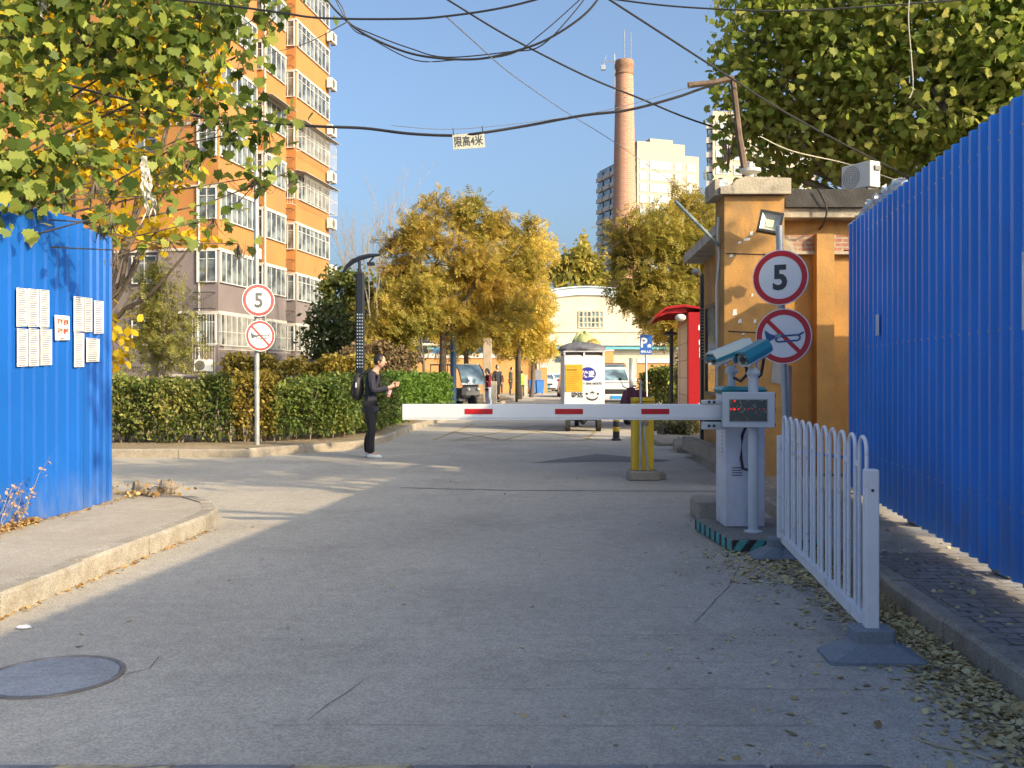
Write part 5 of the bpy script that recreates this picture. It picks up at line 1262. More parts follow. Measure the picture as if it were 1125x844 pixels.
person('person in black with flared trousers and white shoes, hands raised, by the kerb', (px_, Yp, 0), R(83), 1.76, (.018, .02, .035), (.012, .012, .016), (.62, .62, .62), 'phone', .07, .05)
t = thing('backpack', 'black backpack with a pale tag on the back of the person by the kerb', 'backpack', (px_-.22, Yp, 1.2)); M = RZ(R(83), (px_, Yp, 0))
b = MB(); b.ell((0, .215, 1.23), (.145, .1, .24), 14, 10, M); b.ell((0, .29, 1.15), (.11, .06, .13), 12, 8, M); b.build('bag', pm('nylon_black', (.02, .02, .024), .6, var=.2, scale=15), t, smooth=True)
b = MB()
for sd in (-1, 1): b.tube([M @ Vector(p) for p in ((sd*.1, .15, 1.42), (sd*.12, .0, 1.53), (sd*.13, -.16, 1.42), (sd*.14, -.14, 1.2), (sd*.12, .1, 1.08))], .017, 6)
b.build('strap', MATS['nylon_black'], t, smooth=True)
b = MB(); b.box((-.149, .2, 1.22), (-.146, .225, 1.3), M); b.build('reflective_tag', white, t)
bc = RZ(R(83), (px_, Yp, 0)) @ Vector((.0, -.5, 0)); bc = P(428, 430, Yp); t = thing('drink_bottle', 'pink labelled drink bottle held out by the person in black', 'bottle', bc)
Mb = Matrix.Translation(bc) @ Matrix.Rotation(R(18), 4, 'Y')
b = MB(); b.lathe([(.03, -.1), (.034, -.09), (.034, .05), (.02, .09), (.016, .11)], (0, 0, 0), 14, Mb); b.build('bottle_body', pm('pink_drink', (.45, .2, .2), .3), t, smooth=True)
b = MB(); b.lathe([(.0355, -.05), (.0355, .03)], (0, 0, 0), 14, Mb); b.build('label_band', pm('pink_label', (.55, .35, .4), .5), t, smooth=True)
b = MB(); b.lathe([(.018, .111), (.018, .13)], (0, 0, 0), 12, Mb); b.build('cap', white, t)
person('person in maroon top and pale blue trousers beside the windscreen tricycle', (X(536.5, 41), 41, 0), R(-60), 1.66, (.16, .012, .03), (.5, .56, .7), (.3, .3, .3), 'phone', .02, lod=True, hair='long', group='people in the far street')
person('person in black partly behind the concrete pole near the tricycle', (X(546, 45), 45, .15), R(30), 1.7, (.02, .02, .03), (.02, .02, .03), (.1, .1, .1), 'down', 0, lod=True, group='people in the far street')
person('person in dark green coat standing among the far tree trunks', (X(561, 60), 60, .15), R(70), 1.7, (.03, .045, .04), (.04, .035, .03), (.1, .1, .1), 'down', .02, lod=True, group='people in the far street')
person('person in bright green vest beside the white stone post', (X(574, 64), 64, .02), R(200), 1.62, (.28, .75, .05), (.1, .1, .1), (.1, .1, .1), 'down', .06, lod=True, group='people in the far street')
person('small figure in dark red far off beside a tree trunk', (X(550, 66), 66, .1), R(160), 1.5, (.12, .03, .03), (.04, .04, .05), (.1, .1, .1), 'down', .04, lod=True, group='people in the far street')

# ================================================================== VEHICLES
tyre = pm('tyre_rubber', (.02, .02, .02), .8); rimm = pm('wheel_rim', (.4, .4, .42), .35, .7); lampm = pm('headlamp', (.7, .72, .75), .15); chrome = pm('chrome', (.5, .5, .5), .2, .9)
vglass = glassmat('vehicle_glass', (.06, .1, .13), .05)
def wheel(parent, M, x, y, r, w, sd):
    b = MB(); b.tube([M @ Vector((x-w/2, y, r)), M @ Vector((x+w/2, y, r))], r, 20); o = b.build('wheel', tyre, parent)
    b = MB(); b.tube([M @ Vector((x+sd*w/2, y, r)), M @ Vector((x+sd*(w/2+.012), y, r))], r*.62, 16); b.build('rim', rimm, o); return o
def car(label, loc, rz, col, h=1.6, W_=1.8, L=4.4, plate=(.02, .25, .6), van=False, group=None):
    t = thing('parked_car', label, 'car', loc, rz, group); M = wmat(t)
    pmn = 'car_%.2f_%.2f_%.2f' % col; paint = pm(pmn, col, .3, 0, var=.03, coat=.6)
    hood = h*.62; bl = h*.64; fr = -L/2
    st = [(fr, .80, .3, .55), (fr+.06, .92, .2, hood*.82), (fr+.25, .98, .18, hood*.92), (fr+(.5 if van else 1.15), 1., .18, hood), (fr+1.6, 1., .18, bl), (L/2-.5, 1., .18, bl), (L/2-.1, .97, .2, bl*.96), (L/2, .86, .3, bl*.8)]
    vs = []; n = 8
    for y, k, zb, zt_ in st:
        w = W_/2*k; vs += [(-w*.9, y, zb), (-w, y, zb+.12), (-w, y, zt_-.12), (-w*.9, y, zt_), (w*.9, y, zt_), (w, y, zt_-.12), (w, y, zb+.12), (w*.9, y, zb)]
    fs = [tuple(range(n)), tuple(range((len(st)-1)*n+n-1, (len(st)-1)*n-1, -1))]
    for i in range(len(st)-1):
        for k in range(n): fs.append((i*n+k, (i+1)*n+k, (i+1)*n+(k+1) % n, i*n+(k+1) % n))
    b = MB(); b.add(vs, fs, M); b.build('body', paint, t, smooth=True)
    y0, y1 = fr+(.55 if van else 1.1), L/2-.15; yt0, yt1 = fr+(.95 if van else 1.9), L/2-.5; w0 = W_/2*.9; w1 = W_/2*.76
    B0 = [(-w0, y0, bl-.02), (w0, y0, bl-.02), (w0, y1, bl-.02), (-w0, y1, bl-.02)]; T0 = [(-w1, yt0, h-.05), (w1, yt0, h-.05), (w1, yt1, h-.05), (-w1, yt1, h-.05)]
    b = MB(); b.add(B0+T0, [(4, 5, 6, 7), (0, 1, 5, 4), (1, 2, 6, 5), (2, 3, 7, 6), (3, 0, 4, 7)], M); b.box((-w1+.04, yt0+.05, h-.049), (w1-.04, yt1-.05, h), M, bev=.03); b.build('roof', paint, t)
    def pane(i, j, nm, m0=.08, m1=.92, a=.1, c=.92, off=.012):
        p0, p1, q0, q1 = Vector(B0[i]), Vector(B0[j]), Vector(T0[i]), Vector(T0[j]); f = lambda s, v: (p0.lerp(p1, s)).lerp(q0.lerp(q1, s), v)
        nn = (p1-p0).cross(q0-p0).normalized()*off; b = MB(); b.add([M @ (f(m0, a)+nn), M @ (f(m1, a)+nn), M @ (f(m1, c)+nn), M @ (f(m0, c)+nn)], [(0, 1, 2, 3)]); return b.build(nm, vglass, t)
    pane(0, 1, 'windscreen'); pane(2, 3, 'rear_window')
    for i, j in ((1, 2), (3, 0)): pane(i, j, 'side_window', .08, .48); pane(i, j, 'side_window', .52, .92)
    for sd in (-1, 1):
        for y in (fr+.85, L/2-.8): wheel(t, M, sd*(W_/2-.1), y, .33, .2, sd)
        b = MB(); b.ell((sd*W_*.37, fr+.1, hood*.72), (.17, .09, .08), 12, 8, M); b.build('headlight', lampm, t, smooth=True)
        b = MB(); b.box((sd*W_/2*.95-.0, y0+.25, bl), (sd*(W_/2+.14), y0+.33, bl+.14), M, bev=.02); b.build('mirror', paint, t)
    b = MB(); b.box((-W_*.25, fr-.012, hood*.55), (W_*.25, fr+.03, hood*.74), M, bev=.01); b.build('grille', bk_, t)
    b = MB(); b.box((-W_*.42, fr-.02, .24), (W_*.42, fr+.08, .34), M, bev=.02); b.build('bumper', bk_, t)
    b = MB(); b.box((-.22, fr-.03, .39), (.22, fr-.021, .53), M); b.build('number_plate', pm('plate_blue', plate, .4), t)
    return t
car('white SUV with blue number plate facing the camera behind the delivery tricycle', (X(677, 41), 43.3, 0), R(0), (.62, .62, .64), 1.75, 1.84)
car('brown van roof showing just above the white SUV', (X(676, 48.5), 51, 0), 0, (.2, .13, .09), 2.03, 1.75, van=True)
car('white car nearest the orange gate pillar by the blue bins', (X(599.5, 79), 81, 0), R(3), (.62, .62, .64), 1.5)
car('silver white car further back inside the far gateway', (X(613, 88), 90, 0), R(-3), (.6, .62, .66), 1.5)
car('dark red car half hidden behind the left edge of the delivery tricycle', (X(631, 60), 62, 0), 0, (.25, .02, .03), 1.55)
car('dark blue vehicle whose roof shows above the yellowed shrubs beside the apartment block', (-8.6, 38, .0), R(88), (.02, .03, .08), 1.95, 1.8, 4.6, van=True)

# delivery tricycle seen from behind
Y = 24.0; sc_ = Y/F; t = thing('delivery_tricycle', 'white boxed delivery tricycle with orange poster and round blue logo seen from behind', 'cargo tricycle', (X(641, Y), Y, 0))
x0, x1 = X(619.5, Y), X(664.5, Y); tw = pm('tricycle_white', (.6, .61, .64), .45, var=.05, scale=2, col2=(.5, .48, .45), thr=(.6, .8), s2=4)
b = MB(); b.box((x0, Y+.1, zat(452, Y)), (x1, Y+1.7, zat(390.5, Y)), bev=.02); b.build('cargo_box', tw, t)
b = MB()
zt1, zt0 = zat(385.5, Y), zat(391, Y)
b.box((x0-.01, Y+.06, zt1-.03), (x1+.02, Y+1.75, zt1), bev=.01)
for xx in (x0, (x0+x1)/2-.02, x1-.04): b.box((xx, Y+.08, zt0), (xx+.04, Y+.13, zt1-.032))
b.box((x0, Y+1.6, zt0), (x1, Y+1.66, zt1-.032)); b.build('roof_frame', tw, t)
b = MB(); b.box((x0+.05, Y+.14, zt0), (x1-.05, Y+.15, zt1-.035)); b.build('dark_slot', pm('slot_shadow_board', (.08, .06, .06), .7), t)
b = MB(); b.box((X(621.5, Y), Y+.085, zat(430.5, Y)), (X(640.3, Y), Y+.093, zat(400.5, Y))); po = b.build('orange_poster', pm('orange_poster_paper', (.62, .33, .03), .6, var=.06, scale=6), t)
b = MB(); 
for i in range(13):
    yy = 403+i*2.05
    if i == 1: continue
    b.box((X(623, Y), Y+.081, zat(yy+.35, Y)), (X(623+random.uniform(9, 15.5), Y), Y+.084, zat(yy, Y)))
b.box((X(623, Y), Y+.08, zat(406.7, Y)), (X(634, Y), Y+.084, zat(405.6, Y))); b.build('print', pm('brown_ink', (.28, .12, .02), .7), po)
M = face_cam((X(646, Y), Y+.096, zat(411, Y))); b = MB(); b.add([(X(655.3, Y)-X(648.5, Y) if False else 0, 0, 0)]+[(9.2*sc_*math.cos(a), 7.6*sc_*math.sin(a), 0) for a in [k*math.pi/16 for k in range(33)]], [(0, k, k+1) for k in range(1, 33)], M)
o = b.build('blue_logo', pm('logo_blue', (.02, .03, .3), .45), t)
b = MB(); put_text(b, '快递', 7.6*sc_, face_cam((X(646.6, Y), Y+.0945, zat(411, Y))), .006, width=14*sc_); b.build('lettering', white, o)
b = MB(); put_text(b, '1 506-00375', 3.3*sc_, face_cam((X(651.6, Y), Y+.093, zat(421.5, Y))), .002, width=20*sc_); put_text(b, '韵达', 6.0*sc_, face_cam((X(634.5, Y), Y+.0935, zat(434, Y))), .006, width=13*sc_)
put_text(b, '*', 11*sc_, face_cam((X(651.2, Y), Y+.093, zat(433, Y))), .012, width=5.4*sc_)
for px in (645, 657.3): b.lathe([(.0, 0), (.028, 0)], (X(px, Y), 0, 0), 8) if False else b.add([(X(px, Y)+.03*math.cos(a*.785), Y+.093, zat(432.8, Y)+.03*math.sin(a*.785)) for a in range(8)], [tuple(range(8))])
pts = [(X(651.2, Y)+7*sc_*math.cos(a), Y+.093, zat(433.3, Y)+6.2*sc_*math.sin(a)) for a in [R(205+k*13) for k in range(11)]]
b.tube(pts, [.006, .013, .018, .02, .021, .021, .021, .02, .018, .013, .006], 4); b.build('black_lettering', dark5, t)
b = MB(); b.box((x0+.05, Y+.3, .42), (x1-.05, Y+2.6, .5)); b.tube([(x0+.08, Y+.45, .3), (x1-.08, Y+.45, .3)], .035, 8); b.lathe([(.02, -.13), (.1, -.06), (.1, .06), (.02, .13)], ((x0+x1)/2, Y+.45, .3), 10); b.box(((x0+x1)/2-.2, Y+.15, .36), ((x0+x1)/2+.2, Y+.3, .44)); b.build('chassis', MATS['black_metal'], t)
for xx, sd in ((x0+.12, -1), (x1-.12, 1)): wheel(t, Matrix.Translation((0, 0, 0)), xx, Y+.45, .27, .11, sd)
b = MB(); b.box((x0+.15, Y+1.9, .5), (x1-.15, Y+2.8, 1.0), bev=.1); b.box((x0+.1, Y+1.75, 1.6), (x1-.1, Y+2.9, 1.66)); b.box((x0+.12, Y+2.8, .9), (x1-.12, Y+2.84, 1.6)); b.build('cab', tw, t)
wheel(t, Matrix.Translation((0, 0, 0)), (x0+x1)/2, Y+2.9, .26, .1, 1)
def bundle(c, r, m, name, label, cat, seed=0, drape=0.):
    random.seed(seed); b = MB(); n, mm = 22, 12; vs = []
    for i in range(mm+1):
        ph = math.pi*i/mm
        for k in range(n):
            a = 2*math.pi*k/n; q = 1+.07*math.sin(3*a+seed)+.05*math.sin(7*a+2*ph+seed)+random.uniform(-.03, .03); z = -math.cos(ph)
            if z < -.35: z = -.35-(z+.35)*-.0
            vs.append((c[0]+q*r[0]*math.sin(ph)*math.cos(a), c[1]+q*r[1]*math.sin(ph)*math.sin(a), c[2]+q*r[2]*z))
    b.add(vs, [(i*n+k, i*n+(k+1) % n, (i+1)*n+(k+1) % n, (i+1)*n+k) for i in range(mm) for k in range(n)])
    return tag(b.build(name, m, smooth=True), label, cat)
zt1 = zat(385.5, Y)
bundle((X(641, Y), Y+.55, zt1+.05), (.60, .55, .17), pm('grey_tarpaulin', (.12, .12, .14), .7, var=.2, scale=8, bump=.4, bscale=10), 'grey_tarpaulin', 'dark grey tarpaulin humped over the roof of the delivery tricycle', 'tarpaulin', 3)
bundle((X(646, Y), Y+1.2, zt1+.16), (.32, .32, .36), pm('pale_green_sack', (.42, .44, .2), .75, var=.12, scale=7, bump=.4, bscale=12), 'pale_green_sack', 'big pale yellow-green sack piled on the delivery tricycle', 'sack', 5)
bundle((X(655, Y), Y+.95, zt1+.1), (.2, .22, .22), pm('ochre_sack', (.33, .23, .06), .75, var=.2, scale=9, bump=.4, bscale=12), 'ochre_sack', 'small ochre sack wedged at the right of the pale green sack', 'sack', 8)

# e-bike under a purple wind cover
Y = 28; t = thing('electric_scooter', 'electric scooter draped with a purple wind cover parked right of the delivery tricycle', 'scooter', (X(699, Y), Y, 0), R(-35)); M = wmat(t)
for y in (-.5, .55): wheel(t, M, 0, y, .23, .09, 1)
b = MB(); b.box((-.14, -.2, .25), (.14, .3, .36), M, bev=.03); b.box((-.13, .2, .36), (.13, .75, .68), M, bev=.08); b.tube([M @ Vector(p) for p in ((0, -.5, .25), (0, -.42, .6), (0, -.33, 1.02))], .04, 8); b.build('body', bk_, t)
b = MB(); b.box((-.13, .12, .69), (.13, .8, .78), M, bev=.04); b.build('saddle', bk_, t)
b = MB(); b.tube([M @ Vector(p) for p in ((-.34, -.2, 1.1), (-.15, -.32, 1.04), (.15, -.32, 1.04), (.34, -.2, 1.1))], .016, 8)
for sd in (-1, 1): b.tube([M @ Vector((sd*.25, -.28, 1.06)), M @ Vector((sd*.36, -.3, 1.28))], .008, 6); b.ell((sd*.37, -.3, 1.3), (.06, .02, .04), 8, 6, M)
b.build('handlebar', bk_, t)
b = MB(); g_ = []; NU, NV = 12, 8
for i in range(NU+1):
    for j in range(NV+1):
        u_ = i/NU*2-1; v_ = j/NV; x = u_*(.36+.12*v_); y = -.36+.55*(abs(u_)**2)*.5+.05*math.sin(9*u_)+.0; z = 1.08-.75*v_-.14*abs(u_)+.02*math.sin(11*u_+4*v_); g_.append(M @ Vector((x, y-.12*math.sin(v_*3), z)))
b.add(g_, [(i*(NV+1)+j, (i+1)*(NV+1)+j, (i+1)*(NV+1)+j+1, i*(NV+1)+j+1) for i in range(NU) for j in range(NV)])
g2 = [p+Vector((0, .012, 0)) for p in g_]; b.add(g2, [(i*(NV+1)+j, i*(NV+1)+j+1, (i+1)*(NV+1)+j+1, (i+1)*(NV+1)+j) for i in range(NU) for j in range(NV)])
b.build('wind_cover', pm('purple_quilt', (.13, .035, .07), .7, var=.2, scale=10, bump=.4, bscale=18), t, smooth=True)
b = MB(); b.box((.1, -.42, 1.08), (.2, -.39, 1.13), M); b.build('mirror_tag', red, t)

# passenger tricycle with curved windscreen
Y = 41; t = thing('passenger_tricycle', 'grey passenger tricycle with large curved windscreen behind the bright hedge', 'tricycle', (X(508, Y), Y, 0), R(38)); M = wmat(t)
tg = pm('tricycle_grey', (.2, .19, .18), .5)
b = MB(); b.box((-.6, -.1, .35), (.6, 1.5, .85), M, bev=.05); b.box((-.45, -.75, .45), (.45, -.45, 1.0), M, bev=.12); b.box((-.5, -.5, .32), (.5, 0, .42), M); b.build('body', tg, t)
b = MB(); b.box((-.66, -.35, 1.82), (.66, 1.55, 1.88), M, bev=.02); b.build('roof', pm('roof_grey', (.42, .4, .36), .6), t)
b = MB()
for x_ in (-.62, .62):
    for y_ in (.2, .85, 1.5): b.tube([M @ Vector((x_, y_, .8)), M @ Vector((x_, y_, 1.84))], .022, 6)
    b.tube([M @ Vector(p) for p in ((x_, -.35, 1.85), (x_, -.62, 1.6), (x_, -.8, 1.15), (x_, -.78, .95))], .025, 6)
b.build('frame', bars, t)
b = MB(); g_ = []
for i in range(9):
    f = i/8*2-1
    for (y_, z_) in ((-.34, 1.82), (-.6, 1.6), (-.78, 1.25), (-.8, 1.0)): g_.append(M @ Vector((f*.6, y_-.1*(1-f*f), z_)))
b.add(g_, [(i*4+j, i*4+j+1, (i+1)*4+j+1, (i+1)*4+j) for i in range(8) for j in range(3)]); b.build('windscreen', vglass, t, smooth=True)
for sd in (-1, 1): wheel(t, M, sd*.5, 1.0, .28, .12, sd)
wheel(t, M, 0, -.75, .28, .1, 1)
for sd in (-1, 1): b = MB(); b.ell((sd*.25, -.82, .82), (.08, .05, .07), 10, 8, M); b.build('headlight', lampm, t, smooth=True)

# ================================================================== FAR STREET FURNITURE
def wheelie(px, Y, label):
    t = thing('wheeled_bin', label, 'bin', (X(px, Y), Y, 0), R(8), 'blue wheeled bins'); M = wmat(t)
    vs = [(-.22, -.25, .08), (.22, -.25, .08), (.22, .25, .08), (-.22, .25, .08), (-.29, -.34, .95), (.29, -.34, .95), (.29, .34, .95), (-.29, .34, .95)]
    b = MB(); b.add(vs, [(0, 3, 2, 1), (4, 5, 6, 7), (0, 1, 5, 4), (1, 2, 6, 5), (2, 3, 7, 6), (3, 0, 4, 7)], M); b.build('bin_body', pm('bin_blue', (.02, .14, .42), .5), t)
    b = MB(); b.box((-.31, -.36, .953), (.31, .36, 1.02), M, bev=.03); b.build('lid', MATS['bin_blue'], t)
    for sd in (-1, 1): wheel(t, M, sd*.24, .28, .09, .05, sd)
wheelie(585, 70, 'blue wheeled bin, left one of the pair before the orange gate pillar'); wheelie(593, 70, 'blue wheeled bin, right one of the pair before the orange gate pillar')
b = MB(); Y = 70.9; b.box((X(588, Y), Y, .4), (X(595, Y), Y+.1, zat(406, Y))); b.tube([(X(591, Y), Y+.05, 0), (X(591, Y), Y+.05, .5)], .05, 6); tag(b.build('grey_notice_board', pm('board_grey', (.2, .2, .22), .6)), 'small grey board standing above the blue bins', 'board')
Y = 43; b = MB(); b.box((X(537.5, Y), Y, 0), (X(546, Y), Y+.35, zat(419, Y)), bev=.03); tag(b.build('stone_gatepost', pm('pale_stone', (.42, .38, .3), .85, var=.15, scale=4)), 'squat pale stone block post beside the person in maroon', 'post')
Y = 45; b = MB(); b.box((X(530.5, Y), Y, 0), (X(540, Y), Y+.3, zat(372, Y)), bev=.02); tag(b.build('concrete_utility_post', pm('pole_concrete', (.36, .29, .22), .85, var=.12, scale=3)), 'square weathered concrete post under the autumn trees behind the person in maroon', 'post')
Y = 40; b = MB(); b.tube([(X(498, Y), Y, 0), (X(498, Y), Y, zat(348, Y))], .13, 12); tag(b.build('blue_steel_post', pm('steel_blue_paint', (.03, .1, .2), .5), smooth=True), 'dark blue round steel post among the autumn tree trunks', 'post')
Y = 62; b = MB(); b.box((X(576, Y), Y, 0), (X(579.5, Y), Y+.3, zat(412, Y))); tag(b.build('white_stone_post', MATS['pale_stone']), 'slim white stone post beside the person in the green vest', 'post')
Y = 50; b = MB(); b.tube([(X(567.5, Y), Y, 0), (X(567.5, Y), Y, zat(392, Y))], .07, 8); tag(b.build('dark_post', bars), 'dark thin post in the middle of the far street', 'post')
b = MB(); Y = 36; b.tube([(X(704.5, Y), Y+3, 0), (X(704.5, Y), Y+3, zat(392, Y))], .09, 8); tag(b.build('white_pipe_post', pm('white_paint', (.6, .6, .6), .5)), 'white round post just left of the blue P sign', 'post')

# ================================================================== HEDGES AND SHRUBS
random.seed(21)
bark = pm('bark_brown', (.11, .085, .065), .9, var=.3, scale=10, bump=.6, bscale=25); barkl = pm('bark_pale', (.24, .2, .16), .9, var=.3, scale=8, bump=.5, bscale=25)
hedge_g = leafmat('privet_leaves', [(.03, .06, .016), (.07, .12, .028), (.12, .17, .035), (.21, .23, .055), (.34, .3, .08)], .3, .4, .9)
hedge_m = leafmat('mixed_hedge_leaves', [(.028, .056, .016), (.065, .11, .028), (.12, .155, .035), (.26, .26, .07), (.42, .34, .1)], .3, .45, .7)
hedge_b = leafmat('bright_hedge_leaves', [(.045, .1, .012), (.07, .15, .02), (.11, .2, .03), (.17, .25, .04)], .3, .3, .8)
ylsh = leafmat('yellowed_shrub_leaves', [(.09, .07, .015), (.2, .16, .03), (.34, .25, .05), (.4, .28, .07)], .35, .4, 1.)
drk = leafmat('dark_evergreen_leaves', [(.03, .055, .02), (.06, .09, .03), (.13, .14, .04)], .35, .3, 1.2)
def hedge(name, label, path, w, h, n, size, lm, stems=30, z0=.14, cat='hedge', low=.0):
    t = thing(name, label, cat, (path[0][0], path[0][1], z0)); p3 = [Vector((x, y, 0)) for x, y in path]
    pts = strip_pts(p3, w, h, n, z0+low, seed=random.random()*6); leaf_mesh('foliage', pts, size, lm, SIMPLE, t, .3)
    seg = [(p3[i+1]-p3[i]).length for i in range(len(p3)-1)]; T = sum(seg); b = MB()
    for k in range(stems):
        s = random.uniform(0, T); j = 0
        while j < len(seg)-1 and s > seg[j]: s -= seg[j]; j += 1
        d_ = (p3[j+1]-p3[j]).normalized(); nn = Vector((-d_.y, d_.x, 0)); nn = nn if nn.y > 0 else -nn
        p = p3[j]+d_*s+nn*random.uniform(.1, w*.7)+Vector((0, 0, z0-.03))
        for q in range(3): b.tube([p, p+Vector((random.uniform(-.12, .12), random.uniform(-.1, .1), h*.5)), p+Vector((random.uniform(-.3, .3), random.uniform(-.2, .2), h*.95))], [.014, .01, .004], 4, cap=False)
    b.build('stem', barkl, t); return t
hedge('clipped_hedge', 'dark green clipped hedge left of the left signpost', [(-11, 18.1), (-5.35, 18.35)], 1.1, 1.15, 24000, .085, hedge_m, 40, low=.08)
hedge('clipped_hedge', 'dark green clipped hedge behind the person in black', [(-4.75, 18.7), (-3.6, 19.3), (-3.0, 21.6), (-2.95, 23.6)], 1.2, 1.08, 22000, .085, hedge_g, 40, low=.1)
hedge('low_straggly_bush', 'straggly yellow-green bush in the gap around the left signpost', [(-5.5, 18.5), (-4.6, 18.7)], .9, 1.2, 2600, .09, ylsh, 26, low=.1)
hedge('clipped_hedge', 'bright green rounded hedge left of the passenger tricycle', [(-2.95, 24.5), (-2.75, 28.5), (-2.2, 34.0)], 1.9, 1.24, 26000, .1, hedge_b, 20, low=.03)
hedge('yellowed_shrub', 'yellowed shrubs behind the hedge below the apartment block', [(-7.8, 26), (-6.0, 26.2), (-3.8, 26.6)], 1.5, 1.75, 9000, .13, ylsh, 30)
hedge('brown_bush', 'brownish bushes between the street lamp and the orange wall', [(-5.6, 33), (-4.2, 33.5), (-3.4, 34.5)], 1.6, 2.3, 6000, .15, leafmat('brown_bush_leaves', [(.1, .07, .04), (.2, .14, .07), (.26, .17, .07)], .3), 40)
hedge('roadside_shrub', 'yellow-green shrubs left of the red lockers behind the P sign', [(5.1, 38), (6.0, 37), (7.0, 36.5)], 1.6, 1.5, 6000, .14, leafmat('fresh_shrub_leaves', [(.08, .12, .03), (.2, .25, .06), (.35, .36, .1)], .35), 20)
hedge('grey_green_bush', 'grey-green bush just left of the red locker doors', [(5.3, 31), (5.9, 30.6)], .9, 2.0, 4500, .1, leafmat('grey_green_leaves', [(.07, .08, .05), (.13, .13, .07), (.2, .17, .09)], .3), 20)
hedge('weeds_by_kerb', 'dry weeds growing among broken slabs below the red lockers', [(3.55, 20.5), (4.2, 21.6)], .8, .3, 2200, .09, leafmat('weed_leaves', [(.12, .1, .04), (.2, .18, .07), (.3, .24, .1)], .3), 20)

# ================================================================== TREES
def pb(lst):
    """boughs given where they stand: column, row and depth, then half-sizes in metres"""
    out = []
    for px, py, Y, rx, rz in lst:
        p = P(px, py, Y); out.append((p.x, p.y, p.z, rx, (rx+rz)/2, rz))
    return out
gold = leafmat('goldenrain_leaves', [(.10, .13, .03), (.24, .22, .045), (.42, .31, .06), (.50, .33, .08), (.40, .19, .07)], .5, .5, .55)
gold2 = leafmat('bright_gold_leaves', [(.36, .31, .06), (.58, .44, .08), (.68, .5, .13), (.66, .52, .22)], .5, .4, .5)
olive = leafmat('olive_gold_leaves', [(.12, .15, .03), (.26, .24, .05), (.42, .32, .07), (.52, .35, .08)], .5, .5, .5)
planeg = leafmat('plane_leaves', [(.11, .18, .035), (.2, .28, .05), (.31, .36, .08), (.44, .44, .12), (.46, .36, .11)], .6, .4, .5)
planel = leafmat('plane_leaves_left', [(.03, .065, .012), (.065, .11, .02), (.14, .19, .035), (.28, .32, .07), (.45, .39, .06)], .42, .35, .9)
YL = leafmat('yellow_leaves', [(.28, .22, .02), (.48, .34, .02), (.62, .42, .03), (.6, .36, .03)], .5, .4, .8)

tree('goldenrain_tree', 'largest golden autumn tree in the middle above the passenger tricycle', (X(487, 38), 38, .14), .17, 3.3,
     pb([(500, 235, 38, 1.0, .75), (455, 250, 38, .9, .8), (540, 250, 38.5, 1.0, .8), (480, 290, 37.5, 1.4, 1.0), (530, 300, 38, 1.3, 1.0), (440, 300, 38, .8, .7), (470, 340, 37.5, 1.2, .7), (520, 350, 38, 1.2, .7), (565, 290, 39, .9, .9), (560, 335, 38.5, 1.0, .8), (430, 270, 38.5, .5, .6), (520, 220, 38, .5, .4), (480, 222, 38, .6, .5), (580, 250, 39, .5, .5)]),
     6400, .3, gold, bark, SPRIG, 'golden trees along the left of the street', subs=14, spread=.24)
tree('goldenrain_tree', 'golden tree with the paler drooping side next to the cream hall', (X(570, 50), 50, .14), .16, 3.2,
     pb([(575, 290, 50, 1.2, 1.2), (580, 328, 50, 1.1, 1.1), (556, 360, 50, 1.4, .9), (586, 362, 50, .8, .7), (545, 340, 50, 1.2, 1.0), (590, 270, 52, .9, .8)]),
     4200, .42, gold2, bark, SPRIG, 'golden trees along the left of the street', subs=11, spread=.28)
tree('goldenrain_tree', 'slim golden tree left of the concrete post with low yellow boughs', (X(513, 46), 46, .14), .15, 3.4,
     pb([(505, 375, 46, 1.1, .6), (530, 365, 46, 1.0, .6), (500, 330, 46, 1.4, 1.0)]), 1700, .38, gold, bark, SPRIG, 'golden trees along the left of the street', subs=9)
tree('goldenrain_tree', 'golden tree behind the green vest person with boughs reaching down', (X(584, 56), 56, .1), .13, 3.0,
     pb([(578, 378, 56, 1.5, .7), (595, 385, 56, .9, .5), (560, 382, 56, 1.0, .5), (592, 352, 58, .8, .8)]), 1800, .4, gold2, bark, SPRIG, 'golden trees along the left of the street', subs=9)
tree('young_tree', 'small yellow-green tree between the street lamp and the largest golden tree', (X(465, 36), 36, .14), .08, 1.9,
     pb([(455, 355, 36, .9, .6), (430, 350, 36, .8, .7), (460, 320, 36, .7, .6), (420, 375, 36, .7, .5), (440, 385, 36, .7, .35)]), 2000, .3, olive, bark, SPRIG, subs=9)
tree('pale_tree', 'pale yellow feathery tree behind the street lamp', (X(415, 47), 47, .14), .12, 3.,
     pb([(425, 320, 47, 1.2, 1.4), (400, 350, 47, 1.2, 1.0), (430, 365, 47, 1.3, .9)]), 1500, .36, olive, barkl, SPRIG, subs=9)
tree('dark_evergreen', 'dark evergreen tree between the apartment block and the street lamp', (X(368, 42), 42, .14), .16, 1.4,
     pb([(366, 345, 42, .6, .7), (372, 388, 42, 1.1, .7), (355, 375, 42, 1.0, .9), (350, 350, 42, .6, .7), (385, 370, 42, .8, .8)]), 2700, .25, drk, bark, SIMPLE, subs=14, spread=.3)
tree('green_tree', 'mid green tree just behind the evergreen beside the apartment block', (X(375, 48), 48, .14), .14, 2.4,
     pb([(378, 312, 48, .9, 1.0), (390, 335, 48, .9, 1.0), (362, 325, 48, .7, .8)]), 2000, .28, leafmat('mid_green_leaves', [(.04, .07, .02), (.1, .13, .03), (.2, .2, .05)], .4), bark, SIMPLE, subs=9)
